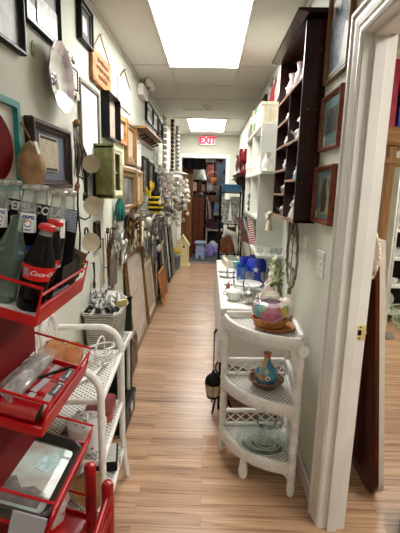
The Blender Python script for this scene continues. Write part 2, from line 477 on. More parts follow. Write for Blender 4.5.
sh = MB().prism(rrect(.014, .022, .003), .0012, lambda u, v, w: (.609 + u, DY1 - .0035 - w, .915 + v))
for z in (.892, .938): sh.lathe([(.0035, 0), (.0035, .002), (0, .003)], (.611, DY1 - .0035, z), 8, rot=rotm('X', 90))
sh.build('latch_hole', BLACK, d)

# baseboards
BB = [(0, 0), (0, .085), (.006, .095), (.012, .085), (.012, 0)]
def base(name, p0, p1, nx, ny):
    mb = MB(); vs = []
    for p in (p0, p1):
        for (o, z) in BB: vs.append((p[0] + nx * o, p[1] + ny * o, z))
    k = len(BB)
    mb.add(vs, [(i, (i + 1) % k, (i + 1) % k + k, i + k) for i in range(k)] + [tuple(range(k)), tuple(range(k, 2 * k))])
    struct(name, mb, TRIMW)
base('baseboard_right', (XR, DY1 + .10), (XR, YF - .02), -1, 0)
base('baseboard_left', (XL, YB), (XL, YF - .02), 1, 0)

# exit sign
t = thing('exit_sign', 'white lit exit sign with red letters above the end doorway', 'exit sign', (-.075, YF, 2.368))
MB().box2((-.150, -.055, -.085), (.150, 0, .085), .008).build('housing', M('exit_housing', (214, 206, 200), .5, var=.03), t)
fm = emitter('exit_face_glow', (255, 205, 205), .55)
MB().box2((-.132, -.058, -.068), (.132, -.054, .068)).build('face', fm, t)
vs, fs = text_shape('EXIT', .165, 0, .009)
MB().add([(x * .92, -.0595, y) for x, y, z in vs], fs).build('lettering', emitter('exit_red_glow', (236, 20, 60), 1.0), t)

# wall switch and the blank plate
def plate(name, label, cat, y, z, w, h, n):
    t = thing(name, label, cat, (XR, y, z), (0, 0, -PI / 2))
    MB().box((0, -.003, 0), (w, .006, h), None, .003).build('cover_plate', WHITE, t)
    for i in range(n):
        x = (i - (n - 1) / 2) * .046
        MB().box((x, -.008, .006), (.010, .012, .022), rotm('X', 20), .002).build('toggle', PAPER, t)
    k = MB()
    for i in range(max(1, n)):
        for zz in (-.03, .03): k.lathe([(.003, 0), (.003, .0015), (0, .002)], ((i - (max(1, n) - 1) / 2) * .046, -.006, zz), 8, rot=rotm('X', 90))
    k.build('screw', SILV, t)
plate('light_switch', 'white double light switch plate on right wall below framed print', 'light switch', 1.80, 1.135, .118, .118, 2)
plate('wall_plate', 'white narrow wall plate with single switch near the hanging wire frame', 'wall plate', 2.10, 1.165, .072, .118, 1)
# ------------------------------------------------------------------ framed things
def frame_mesh(w, h, bar, dep, style='step'):
    """mitred moulding: rings of (inset, out) from the wall outwards and inwards"""
    P = {'step': [(0, 0), (0, dep * .8), (bar * .15, dep), (bar * .45, dep), (bar * .6, dep * .7), (bar * .9, dep * .6), (bar, dep * .35), (bar, 0)],
         'flat': [(0, 0), (0, dep), (bar, dep), (bar, 0)],
         'cove': [(0, 0), (0, dep), (bar * .2, dep), (bar * .8, dep * .45), (bar, dep * .5), (bar, 0)]}[style]
    mb = MB(); vs = []; fs = []
    for (i, o) in P:
        for sx, sz in ((-1, -1), (1, -1), (1, 1), (-1, 1)):
            vs.append((sx * (w / 2 - i), -o, sz * (h / 2 - i)))
    n = len(P)
    for k in range(n - 1):
        for c in range(4):
            d = (c + 1) % 4
            fs.append((k * 4 + c, k * 4 + d, (k + 1) * 4 + d, (k + 1) * 4 + c))
    return mb.add(vs, fs)

def frame(name, label, cat, wall, y0, y1, z0, z1, bar, fm, pm, dep=.02, mat=0., mm=None, style='step', lean=None, off=0., group=None, tilt=0., backm=None):
    """a picture hung flat on the left ('L') or right ('R') wall, or leaning (lean = how far its foot stands out)"""
    w, h = y1 - y0, z1 - z0
    if wall == 'L':
        loc = [XL + .002 + off, (y0 + y1) / 2, (z0 + z1) / 2]; rz = PI / 2
    else:
        loc = [XR - .002 - off, (y0 + y1) / 2, (z0 + z1) / 2]; rz = -PI / 2
    rx = 0.
    if lean:
        rx = -math.asin(min(.9, lean / h)); s = 1 if wall == 'L' else -1
        loc[0] += s * lean / 2; loc[2] = z0 + h / 2 * math.cos(rx) + .002
    t = thing(name, label, cat, loc, (rx, tilt, rz), group)
    frame_mesh(w, h, bar, dep, style).build('frame', fm, t)
    iw, ih = w - 2 * bar + .004, h - 2 * bar + .004
    d = dep * .35
    if mat:
        m_ = MB(); a, b = iw / 2, ih / 2; c, e = a - mat, b - mat
        m_.box2((-a, -d, -b), (a, -d * .5, -e)).box2((-a, -d, e), (a, -d * .5, b)).box2((-a, -d, -e), (-c, -d * .5, e)).box2((c, -d, -e), (a, -d * .5, e))
        m_.build('mat', mm, t)
        iw, ih = 2 * c + .002, 2 * e + .002
    MB().box2((-iw / 2, -d * .75, -ih / 2), (iw / 2, -.001, ih / 2)).build('picture', pm, t)
    MB().box2((-w / 2 + bar * .3, -.001, -h / 2 + bar * .3), (w / 2 - bar * .3, 0, h / 2 - bar * .3)).build('backing', BLACK, t)
    return t

P_GREY = pic('grey_photo_print', [(50, 48, 47), (96, 94, 92), (140, 138, 132)], 7, 1, 0.)
P_SILV = pic('silver_print', [(56, 58, 62), (96, 98, 102), (60, 60, 64)], 4, 2, 1.)
P_DARK = pic('dark_photo_print', [(34, 30, 30), (92, 86, 82), (180, 174, 166)], 9, 3)
P_BLUEW = pic('pale_blue_watercolour', [(98, 116, 138), (168, 182, 194), (224, 226, 224), (120, 138, 160)], 7, 4, .7)
P_TEAL = pic('dark_teal_print', [(46, 78, 80), (74, 96, 94), (150, 150, 138), (70, 88, 88)], 8, 5, .7)
P_CREAM = pic('pale_needlework', [(206, 196, 178), (220, 212, 198), (196, 166, 142)], 12, 6, .4)
P_SNOW = pic('bright_winter_print', [(214, 216, 220), (232, 234, 238), (92, 92, 96)], 7, 9, .8)
MATW = M('white_card_mat', (226, 224, 218), .7, var=.02)
MATT = M('teal_card_mat', (74, 108, 108), .7, var=.04)
MATB = M('blue_grey_mat', (104, 112, 132), .65, var=.08)

# ---- left wall, nearest first
t = frame('picture_frame', 'black framed grey landscape print, nearest and topmost on left wall', 'picture', 'L', 1.06, 1.555, 1.922, 2.33, .022, BLACK, P_GREY, .025)
t = frame('picture_frame', 'black framed grey print with bright lower half above the oval looking plate', 'picture', 'L', 1.575, 1.932, 2.06, 2.40, .018, BLACK, P_SILV, .022, .0)
MB().box2((-.055, -.0102, -.140), (.155, -.0088, -.03)).build('print_sheet', P_SNOW, t)

t = thing('decorative_plate', 'white scalloped plate with mauve rim and painted flowers hung on left wall', 'plate', (XL + .006, 1.835, 1.924), (0, 0, PI / 2))
R = rotm('X', 90)
def scallop(prof, seg=48, ribs=12, amp=.03):
    return MB().lathe(prof, (0, 0, 0), seg, ribs, amp, 1.0, .98, rotm('X', 90), False)
PLM = pic('mauve_glazed_rim', [(190, 164, 178), (222, 210, 210), (162, 132, 148)], 9, 2, 1.)
scallop([(.05, 0), (.07, .006), (.125, .034), (.145, .046), (.146, .049), (.128, .041), (.104, .028)]).build('plate_rim', PLM, t)
scallop([(.106, .029), (.085, .016), (.065, .011), (0, .010)], 48, 12, .02).build('plate_well', pic('cream_glaze', [(222, 216, 208), (238, 236, 230), (206, 214, 186)], 6, 3, 1.), t)
for k, (x, z, r, c) in enumerate(((-.03, -.02, .022, (92, 76, 92)), (.0, -.005, .027, (112, 84, 104)), (.02, -.03, .018, (128, 138, 96)), (-.02, -.055, .02, (246, 244, 240)), (.012, -.062, .018, (246, 244, 240)))):
    p_ = MB()
    for j in range(5):
        a = j * 2 * PI / 5 + k
        p_.ball((x + r * .55 * math.cos(a), -.0135, z + r * .55 * math.sin(a)), r * .5, 8, 5, (1, .08, 1))
    p_.build('painted_flower', M('flower_%d_glaze' % k, c, .2, var=.2, vs=60), t)

frame('picture_frame', 'small dark framed print with silver mat high beside the rope hung orange board', 'picture', 'L', 2.205, 2.425, 2.212, 2.412, .030, BLACK, P_SNOW, .028, .03, M('charcoal_mat', (70, 70, 76), .5))

t = thing('wall_plaque', 'ornate white paper plaque with crest and ruled lines right of the plate', 'plaque', (XL + .003, 2.10, 2.012), (0, 0, PI / 2))
MB().prism([(-.075, -.10), (.075, -.10), (.085, .06), (.05, .088), (0, .10), (-.05, .088), (-.085, .06)], .010, lambda u, v, w: (u, -w, v)).build('board', lines_paper('plaque_paper', (222, 220, 212), (96, 94, 96), 70), t)
f = MB().box2((-.055, -.014, -.075), (.055, -.010, -.07)).box2((-.055, -.014, .02), (.055, -.010, .026)).box2((-.058, -.014, -.075), (-.052, -.010, .026)).box2((.052, -.014, -.075), (.058, -.010, .026))
f.build('ruled_border', BLACK, t)
MB().ball((.0, -.012, .06), .022, 10, 6, (1, .3, .8)).build('crest', PEWT, t)
MB().box2((.03, -.013, -.115), (.075, -.010, -.085)).build('price_tag', CREAM, t)

t = thing('wall_tag', 'small grey green paper tag stuck on bare wall left of the plate', 'tag', (XL + .001, 1.66, 1.985), (0, 0, PI / 2))
MB().prism([(-.012, -.03), (.012, -.03), (.012, .015), (0, .028), (-.012, .015)], .003, lambda u, v, w: (u, -w, v)).build('tag_card', M('sage_paper', (150, 152, 128), .8), t)

def hung_board(name, label, cat, y0, y1, z0, z1, apex, bm, rm, thick=.018, extra=None, group=None):
    yc, zc = (y0 + y1) / 2, (z0 + z1) / 2; w, h = y1 - y0, z1 - z0
    t = thing(name, label, cat, (XL + .004, yc, zc), (0, 0, PI / 2), group)
    MB().box((0, -thick / 2, 0), (w, thick, h), None, .004).build('board', bm, t)
    MB().tube([(-w * .45, -thick, h * .46), (-w * .2, -thick * .6, h * .46 + apex * .6), (0, -thick * .4, h / 2 + apex), (w * .2, -thick * .6, h * .46 + apex * .6), (w * .45, -thick, h * .46)], .004, 6).build('hanging_cord', rm, t)
    MB().cyl((0, 0, h / 2 + apex - .004), (0, -.02, h / 2 + apex), .004, 6).build('nail', PEWT, t)
    return t
t = hung_board('wooden_sign', 'orange brown wooden board sign hung by a jute rope', 'sign', 2.41, 2.83, 2.066, 2.250, .125, ORNGW, ROPE, .02)
lm = M('burnt_lettering', (104, 52, 26), .7)
for k, (w_, z_) in enumerate(((.22, .045), (.28, 0), (.2, -.045))):
    m_ = MB(); x = -w_ / 2
    while x < w_ / 2:
        q = rnd.uniform(.012, .03); m_.box((x + q / 2, -.0215, z_ + rnd.uniform(-.004, .004)), (q * .8, .003, rnd.uniform(.012, .026))); x += q
    m_.build('burnt_mark', lm, t)
hung_board('paper_sign', 'white paper sign hung by twine from a nail under the ceiling', 'sign', 3.10, 3.55, 2.072, 2.270, .10, lines_paper('twine_sign_paper', (226, 228, 230), (170, 172, 178), 60), BRNW, .012)

t = frame('poster', 'tall white sheet of printed verse in a narrow silver frame', 'poster', 'L', 2.19, 2.55, 1.595, 2.02, .016, M('silver_brown_frame', (128, 120, 110), .4, .4), lines_paper('verse_paper', (232, 234, 236), (200, 202, 206), 60), .016, style='flat')
t = frame('wall_box', 'black sided box frame with tan printed panel right of the verse sheet', 'picture', 'L', 2.64, 2.965, 1.775, 2.06, .008, BLACK, lines_paper('tan_print', (176, 162, 146), (120, 106, 98), 60), .055, style='flat')
frame('picture_frame', 'small orange wood frame with pale snowy print above the olive green cabinet', 'picture', 'L', 2.975, 3.30, 1.79, 1.995, .035, ORNGW, P_SNOW, .03, style='flat')
frame('picture_frame', 'tall gilt frame with pink brown print left of the peg shelf', 'picture', 'L', 3.32, 3.74, 1.645, 2.01, .07, GOLDW, pic('pink_brown_print', [(168, 128, 100), (196, 164, 134), (150, 104, 84)], 8, 2), .03)
frame('picture_frame', 'wide gilt frame with dark grey picture just right of the olive green cabinet', 'picture', 'L', 3.08, 3.72, 1.225, 1.63, .09, GOLDW, P_GREY, .035)
frame('picture_frame', 'pale gold narrow frame with cream picture above the bee ornament', 'picture', 'L', 3.76, 4.06, 1.285, 1.62, .05, PALEW, P_CREAM, .03)
frame('picture_frame', 'plain white panel frame under the left end of the peg shelf', 'picture', 'L', 3.80, 4.02, 1.66, 1.90, .02, WHITE, P_SNOW, .02)
frame('picture_frame', 'dark framed photo below the peg shelf, nearer of two', 'picture', 'L', 4.10, 4.48, 1.42, 1.78, .03, DARKW, P_DARK, .03)
frame('picture_frame', 'dark brown framed print below the peg shelf, farther of two', 'picture', 'L', 4.52, 4.95, 1.40, 1.76, .05, DARKW, P_TEAL, .03)
frame('picture_frame', 'white matted dark framed photo above the peg shelf, nearest of three', 'picture', 'L', 4.38, 4.86, 2.165, 2.385, .022, BLACK, P_DARK, .025, .045, MATW)
frame('picture_frame', 'white matted dark framed photo above the peg shelf, middle of three', 'picture', 'L', 4.89, 5.30, 2.165, 2.375, .022, BLACK, P_DARK, .025, .045, MATW)
frame('picture_frame', 'plain black framed photo above the peg shelf, farthest of three', 'picture', 'L', 5.36, 5.72, 2.11, 2.35, .035, BLACK, P_SILV, .03)
frame('picture_frame', 'black framed dark print half hidden by the white shell chimes', 'picture', 'L', 5.12, 5.62, 1.24, 1.66, .04, BLACK, P_DARK, .03)
frame('picture_frame', 'dark brown framed print behind the large shell chimes near the end doorway', 'picture', 'L', 6.42, 7.10, 1.16, 1.68, .05, DARKW, P_DARK, .03)
frame('picture_frame', 'small white framed print right of the peg shelf', 'picture', 'L', 5.05, 5.30, 1.72, 1.94, .03, WHITE, P_GREY, .02)

# sampler in a deep brown frame
SAMP = lines_paper('sampler_cloth', (198, 188, 160), (134, 124, 108), 110)
t = frame('sampler_frame', 'deep brown shadow box frame holding a stitched sampler on blue grey cloth', 'framed sampler', 'L', 1.548, 1.965, 1.448, 1.716, .036, wood('dark_brown_moulding', (36, 19, 15), (62, 36, 28), (40, 4, 40), .35, .2), MATB, .036)
MB().box((-.015, -.012, .008), (.20, .004, .145)).build('sampler_cloth', SAMP, t)
BST = M('black_stitch', (58, 52, 50), .8)
for z in (.071, -.055): MB().box((-.015, -.0145, z), (.17, .002, .010)).build('stitched_border', BST, t)

t = frame('picture_frame', 'teal painted frame with a large dark red oval on white behind the bottles', 'picture', 'L', 1.08, 1.470, 1.435, 1.745, .022, TEAL, MATW, .025, style='flat')
MB().prism([(.165 * math.cos(a) - .02, .125 * math.sin(a) - .012) for a in [i * PI / 18 for i in range(36)]], .006, lambda u, v, w: (u, -.009 - w, v)).build('red_oval', M('deep_red_felt', (104, 6, 12), .8, var=.15, spec=.1), t)

t = thing('gourd_ornament', 'tan dried gourd with white paper tag hung between teal and brown frames', 'ornament', (XL + .055, 1.472, 1.535))
MB().lathe([(0, -.085), (.026, -.08), (.050, -.05), (.056, -.015), (.050, .02), (.034, .05), (.018, .07), (.006, .08), (0, .082)], (0, 0, 0), 16, sx=.9).build('gourd', M('tan_gourd', (176, 142, 104), .6, var=.22, vs=25), t)
MB().tube([(0, 0, .09), (-.02, -.004, .13), (-.045, 0, .17)], .003, 6).build('cord', ROPE, t)
MB().box((.03, -.012, .055), (.003, .026, .045), rotm('Y', -14)).build('tag', PAPER, t)

# hanging dried pods and a small star
t = thing('dried_pod_bundle', 'hanging bundle of brown dried pods and twigs left of the verse sheet', 'dried bundle', (XL + .03, 2.03, 1.60))
for k in range(6):
    y = (k - 2.5) * .018
    MB().tube([(.0, y * .3, .17), (.012, y * .8, .10), (.02 + .004 * k, y, .02), (.012, y * 1.2, -.09 - .01 * (k % 3))], [.003, .005, .007, .002], 6).build('pod', BRONZ if k % 2 else PEWT, t)
MB().ball((.015, 0, .165), .018, 8, 6).build('knot', ROPE, t)
t = thing('star_ornament', 'small rust coloured star hung below the dried pods', 'ornament', (XL + .045, 2.00, 1.455), (.2, 0, PI / 2))
pts = [((.045 if i % 2 == 0 else .018) * math.sin(i * PI / 5), (.045 if i % 2 == 0 else .018) * math.cos(i * PI / 5)) for i in range(10)]
mb = MB(); mb.add([(u, 0, v) for u, v in pts] + [(0, -.014, 0), (0, .014, 0)], [(i, (i + 1) % 10, 10) for i in range(10)] + [(i, (i + 1) % 10, 11) for i in range(10)])
mb.build('star', M('rust_star', (150, 104, 66), .6, var=.25), t)
MB().tube([(0, 0, .044), (0, .01, .075)], .002, 5).build('cord', ROPE, t)

# wrought iron sconce with three round plates
t = thing('wall_sconce', 'wrought iron wall sconce with three round tan plates, one above another', 'wall sconce', (XL + .012, 2.085, 1.36))
MB().tube([(0, 0, .30), (.012, .0, .15), (.004, 0, 0), (.012, 0, -.15), (0, 0, -.36)], .005, 7).build('iron_stem', BLACKM, t)
def spiral(c, r, turns, a0, n=22):
    return [(c[0], c[1] + r * (1 - .75 * i / n) * math.cos(a0 + turns * 2 * PI * i / n), c[2] + r * (1 - .75 * i / n) * math.sin(a0 + turns * 2 * PI * i / n)) for i in range(n + 1)]
for k, (py, pz, r) in enumerate(((-.02, .212, .046), (-.01, .0, .050), (-.06, -.186, .050))):
    arm = MB().tube([(.006, 0, pz - .06), (.04, py * .3, pz - .075), (.07, py * .8, pz - .06), (.075, py, pz - .01)], .004, 6)
    arm.tube(spiral((.03, .045, pz + .035), .045, 1.1, -2.), .0055, 6)
    a = arm.build('scroll_arm', BLACKM, t)
    d = MB().lathe([(0, .004), (r * .9, .004), (r, .006), (r, .010), (r * .92, .008), (0, .008)], (0, 0, 0), 28, rot=rotm('Z', 38) @ rotm('X', 90)).build('round_plate', TAN, a)
    d.location = (.085, py, pz)
MB().tube(spiral((.02, .03, -.30), .04, 1.2, 1.), .0035, 6).tube(spiral((.02, -.02, -.335), .03, -1.2, 1.), .0035, 6).build('bottom_scroll', BLACKM, t)

frame('picture_frame', 'small black framed photo behind the sconce plates', 'picture', 'L', 2.25, 2.42, 1.37, 1.56, .012, BLACK, P_DARK, .018, off=.0)
frame('wall_plaque', 'small dark wooden plaque hung low right of the sconce', 'plaque', 'L', 2.40, 2.50, 1.07, 1.245, .02, DARKW, pic('dark_red_plaque', [(70, 30, 26), (104, 58, 48), (54, 24, 22)], 20, 2), .02)
t = hung_board('wooden_sign', 'small dark square slate sign hung low by a long loop of cord', 'sign', 2.725, 2.935, .735, .955, .17, pic('slate_brown', [(78, 68, 62), (110, 98, 90), (64, 54, 50)], 14, 3, .2), ROPE, .016)
for (nm, lab, y, z, l, m_, r) in (('wooden_spoon', 'dark wooden spoon hung low on the wall beside the wicker shelf', 2.33, .93, .16, DARKW, .020),
                              ('wooden_spoon', 'pale wooden spoon hung beside the small slate sign', 2.55, .98, .30, PALEW, .018)):
    t = thing(nm, lab, 'spoon', (XL + .02, y, z))
    MB().ball((0, 0, -l / 2 + r), r, 10, 7, (.4, 1, 1.5)).build('bowl', m_, t)
    MB().tube([(0, 0, -l / 2 + 2 * r), (.003, 0, 0), (0, 0, l / 2)], [.005, .005, .007], 7).build('handle', m_, t)
    MB().cyl((-.02, 0, l / 2 - .01), (.01, 0, l / 2 - .008), .003, 6).build('nail', PEWT, t)

for (y, z, l, m_, lab) in ((2.62, 1.02, .34, BRONZ, 'spray of brown twigs hung between the sconce and the small slate sign'), (3.05, .93, .24, SHELLW, 'spray of white coated twigs hung right of the small slate sign')):
    t = thing('twig_spray', lab, 'dried twigs', (XL + .03, y, z))
    for k in range(11):
        a = (k - 5) * .11; q = MB().tube([(0, 0, -l * .5), (.01, l * .3 * math.sin(a), 0), (.02 + .01 * (k % 3), l * .62 * math.sin(a * 1.2), l * .5 * math.cos(a))], [.004, .003, .0015], 5)
        if k % 2: q.ball((.02 + .01 * (k % 3), l * .62 * math.sin(a * 1.2), l * .5 * math.cos(a)), .012, 7, 5)
        q.build('twig', m_, t)
    MB().cyl((-.032, 0, -l * .3), (.012, 0, -l * .3), .004, 6).build('nail', PEWT, t)
t = thing('oval_mirror', 'dark silver oval mirror hung low right of the teal pouch', 'mirror', (XL + .02, 3.16, .985))
MB().tube([(.004, .10 * math.cos(a), .13 * math.sin(a)) for a in [i * PI / 12 for i in range(24)]], .014, 8, True).build('oval_frame', PEWT, t); MB().ball((0, 0, 0), .10, 18, 6, (.08, 1, 1.3)).build('mirror_panel', P_SILV, t)

# olive green cabinet
t = thing('wall_cabinet', 'small olive green wooden wall cabinet with an open framed front', 'cabinet', (XL, 2.56, 1.55))
D = .115; W = .115; Hh = .152
m_ = MB().box2((0, -W, -Hh), (D, -W + .012, Hh)).box2((0, W - .012, -Hh), (D, W, Hh)).box2((0, -W, Hh - .012), (D, W, Hh)).box2((0, -W, -Hh), (D, W, -Hh + .012)).box2((0, -W, -Hh), (.008, W, Hh))
m_.box2((-.0, -W - .008, Hh), (D + .012, W + .008, Hh + .012)).box2((0, -W - .006, -Hh - .010), (D + .01, W + .006, -Hh))
m_.build('body', GREENB, t)
f = frame_mesh(2 * W, 2 * Hh, .040, .014, 'step').build('front_frame', M('pale_green_paint', (196, 192, 156), .5, var=.15, vs=25), t)
f.location = (D, 0, 0); f.rotation_euler = (0, 0, PI / 2)
MB().box2((.01, -W + .015, -.006), (D - .01, W - .015, .004)).build('inner_shelf', GREENB, t)
for k in range(3):
    MB().lathe([(0, 0), (.014, 0), (.018, .03), (.010, .06), (.012, .075), (0, .08)], (.06, -.05 + k * .05, -.14 if k != 1 else .004), 10).build('trinket', PORC if k else BRONZ, t)

# peg shelf
t = thing('peg_shelf', 'light oak wall shelf over a scalloped brown peg rail', 'shelf', (XL, 4.38, 2.0))
MB().box2((0, -.60, 0), (.12, .60, .022), .004).build('shelf_board', OAKW, t)
sc = [(-.56, 0)] + [(.56, 0)]
bot = []
for i in range(49):
    u = .56 - 1.12 * i / 48; bot.append((u, -.085 - .018 * abs(math.sin(i * PI / 8))))
MB().prism([(-.56, 0), (.56, 0)] + bot, .018, lambda u, v, w: (w, u, v)).build('peg_rail', wood('mauve_brown_wood', (120, 86, 74), (150, 112, 98)), t)
for k in range(6):
    MB().cyl((.018, -.46 + k * .184, -.055), (.075, -.46 + k * .184, -.04), .009, 8).ball((.078, -.46 + k * .184, -.039), .013, 8, 6).build('peg', DARKW, t)
t = thing('trinket_box', 'tiny round wooden box on the far end of the oak peg shelf', 'box', (XL + .06, 4.80, 2.022))
MB().lathe([(0, 0), (.035, 0), (.037, .04), (.036, .042)], seg=16).build('box_body', OAKW, t); MB().lathe([(.038, .041), (.039, .055), (.02, .06), (0, .061)], seg=16).build('lid', DARKW, t)

# emergency light
t = thing('emergency_light', 'white twin headed emergency light on the left wall near the ceiling', 'emergency light', (XL, 4.08, 2.372))
MB().box2((0, -.15, -.05), (.06, .15, .055), .012).build('housing', M('white_plastic', (226, 224, 216), .4, var=.03), t)
for s_ in (-1, 1):
    h = MB().lathe([(.012, -.01), (.026, 0), (.040, .02), (.044, .034), (.040, .038)], (.085, s_ * .085, .065), 20, rot=rotm('Z', -25 if s_ < 0 else 30) @ rotm('Y', 70)).build('lamp_head', M('white_plastic_head', (222, 220, 212), .4, var=.03), t)
    MB().lathe([(0, .030), (.026, .031), (.039, .037)], (.085, s_ * .085, .065), 20, rot=rotm('Z', -25 if s_ < 0 else 30) @ rotm('Y', 70)).build('lens', M('grey_lens', (150, 150, 146), .12, metal=.6), h)
    MB().cyl((.05, s_ * .085, .055), (.09, s_ * .085, .065), .012, 8).build('swivel', PEWT, t)
# ------------------------------------------------------------------ left wall clutter further along
YEL = M('bee_yellow', (226, 196, 34), .5, var=.1); BLK2 = M('bee_black', (20, 18, 18), .6)
t = thing('bee_ornament', 'yellow and black striped bee ornament on the left wall', 'ornament', (-.585, 4.30, 1.285))
for k in range(7):
    a = -.078 + k * .026; r = .088 * math.sqrt(max(.08, 1 - (a / .105) ** 2))
    MB().lathe([(r * .8, -.013), (r, -.006), (r, .006), (r * .82, .013)], (0, 0, a), 16).build('body_stripe', YEL if k % 2 == 0 else BLK2, t)
MB().ball((.0, 0, .115), .05, 14, 10).build('head', BLK2, t)
w = MB()
for s_ in (-1, 1): w.ball((.06, s_ * .09, .03), .06, 12, 6, (.2, 1.1, .6))
w.build('wing', M('bee_wing_net', (218, 214, 196), .4), t)
MB().tube([(.02, -.02, .155), (.03, -.04, .20)], .004, 6).tube([(.02, .02, .155), (.03, .04, .20)], .004, 6).build('antenna', BLK2, t)
t = thing('flower_spray', 'small spray of bright yellow cloth flowers above the bee', 'flowers', (XL + .06, 4.22, 1.44))
for k in range(6):
    q = MB(); c = (rnd.uniform(-.03, .06), rnd.uniform(-.09, .09), rnd.uniform(-.05, .07))
    for j in range(5):
        a = j * 2 * PI / 5; q.ball((c[0] + .006, c[1] + .022 * math.cos(a), c[2] + .022 * math.sin(a)), .019, 8, 5, (.4, 1, 1))
    q.build('flower_head', YEL, t)
q = MB()
for k in range(5): q.tube([(0, 0, -.12), (.01, (k - 2) * .012, -.05), (.02, (k - 2) * .03, .0)], .003, 5)
q.build('flower_stem', M('leaf_green', (74, 104, 60), .6), t)
t = thing('wire_shelf', 'grey wire wall shelf holding the bee ornament', 'shelf', (XL, 4.30, 1.165))
q = MB()
for x in (.015, .10, .20): q.tube([(x, -.20, 0), (x, .20, 0)], .006, 6)
for k in range(7): q.tube([(.0, -.19 + k * .063, 0), (.205, -.19 + k * .063, 0)], .004, 6)
q.build('wire_deck', PEWT, t)
q = MB()
for y in (-.15, .15): q.tube([(.005, y, -.14), (.03, y, -.13), (.15, y, -.03), (.2, y, 0)], .005, 6)
q.build('bracket', PEWT, t)

t = thing('teal_pouch', 'dark teal green cloth pouch hung below the olive green cabinet', 'pouch', (XL + .05, 2.93, 1.31))
MB().lathe([(0, -.10), (.04, -.095), (.055, -.05), (.045, .02), (.016, .075), (.012, .085), (.03, .12), (.028, .122)], (0, 0, 0), 18, 9, .10, .7, 1.).build('pouch_body', M('teal_cloth', (22, 92, 84), .75, var=.25), t)
MB().lathe([(.017, .078), (.019, .084), (.017, .09)], seg=14, sx=.75).build('tie', ROPE, t)

def leafy(mb, c, l, w, d, bend=.01):
    """one pointed leaf from c along direction d"""
    d = Vector(d).normalized(); s = d.cross(Vector((1, 0, 0)));
    s = s.normalized() if s.length > .01 else Vector((0, 1, 0)); n = d.cross(s); c = Vector(c)
    vs = [c, c + d * l * .35 + s * w + n * bend, c + d * l * .35 - s * w + n * bend, c + d * l * .7 + s * w * .75 + n * bend, c + d * l * .7 - s * w * .75 + n * bend, c + d * l, c + d * l * .5 + n * (bend + .008)]
    mb.add(vs, [(0, 1, 6), (0, 6, 2), (1, 3, 6), (2, 6, 4), (3, 5, 6), (4, 6, 5)], True)

t = thing('leaf_wreath', 'dark bronze and gilt leaf wall wreath with small white flowers', 'wreath', (XL + .05, 3.42, 1.12))
MB().lathe([(0, -.004), (.15, -.004), (.17, .01), (.15, .02), (0, .016)], (-.03, 0, 0), 18, rot=rotm('Y', 90)).build('backing', BRONZ, t)
g1 = MB(); g2 = MB()
for k in range(46):
    a = rnd.uniform(0, 2 * PI); r = rnd.uniform(.02, .17)
    leafy(g1 if k % 3 else g2, (rnd.uniform(-.01, .05), r * 1.6 * math.cos(a) , r * math.sin(a)), rnd.uniform(.07, .13), .02, (rnd.uniform(-.1, .5), math.cos(a + .5), math.sin(a + .5) - .4))
g1.build('bronze_leaves', BRONZ, t); g2.build('gilt_leaves', GILT, t)
for k in range(7):
    q = MB(); c = (.07, .10 + rnd.uniform(-.05, .10), -.03 + rnd.uniform(-.10, .10))
    for j in range(5): q.ball((c[0], c[1] + .016 * math.cos(j * 1.257), c[2] + .016 * math.sin(j * 1.257)), .013, 7, 5, (.5, 1, 1))
    q.build('white_flower', SHELLW, t)

t = thing('silver_ornament', 'ornate pierced silver wall ornament left of the bronze leaf wreath', 'ornament', (XL + .02, 2.94, 1.10))
q = MB()
for k in range(5):
    z = .13 - k * .065
    q.tube([(.004, .055 * (1 - .12 * abs(k - 2)) * math.cos(a), z + .042 * math.sin(a)) for a in [i * PI / 8 for i in range(16)]], .006, 6, True)
    q.ball((.006, 0, z), .017, 9, 6, (.5, 1, 1))
q.tube([(0, 0, .19), (.004, 0, 0), (0, 0, -.20)], .006, 6)
for s_ in (-1, 1): q.tube(spiral((.004, s_ * .055, .10), .035, s_ * 1.1, 1.), .004, 6).tube(spiral((.004, s_ * .055, -.09), .035, -s_ * 1.1, 1.), .004, 6)
q.build('pierced_metal', SILV, t)
MB().ball((.01, 0, .215), .026, 10, 7, (.4, 1, 1.1)).build('cream_medallion', SHELLW, t)

# ---- things that hang on the wall between the bee and the end doorway
def strap_of_bells(y, z0, z1, x, sm, bm_, label, n, br):
    t = thing('bell_strap', label, 'bell strap', (x, y, z1))
    MB().box((0, 0, -(z1 - z0) / 2), (.010, .045, z1 - z0), None, .003).build('strap', sm, t)
    for k in range(n):
        z = -(z1 - z0) * (k + .5) / n
        b = MB().ball((br * .8, 0, z), br, 12, 8); b.tube([(br * .8 + br * math.cos(a), br * 1.02 * math.sin(a) * .2, z - br * .3) for a in (-.9, -.4, 0, .4, .9)], .002, 4)
        b.build('bell', bm_, t)
    return t
strap_of_bells(5.55, 1.74, 2.43, -.655, DARKW, SHELLW, 'tall dark strap with a row of cream bells, nearer of two near the ceiling', 9, .034)
strap_of_bells(6.05, 1.70, 2.46, -.60, wood('brown_leather', (74, 46, 30), (110, 72, 48)), BRONZ, 'tall brown leather strap with small bronze bells reaching the ceiling', 13, .030)
strap_of_bells(6.65, 1.75, 2.46, -.575, wood('dark_leather', (44, 30, 24), (70, 48, 36)), PEWT, 'dark leather strap with dull bells next to the end doorway', 11, .034)

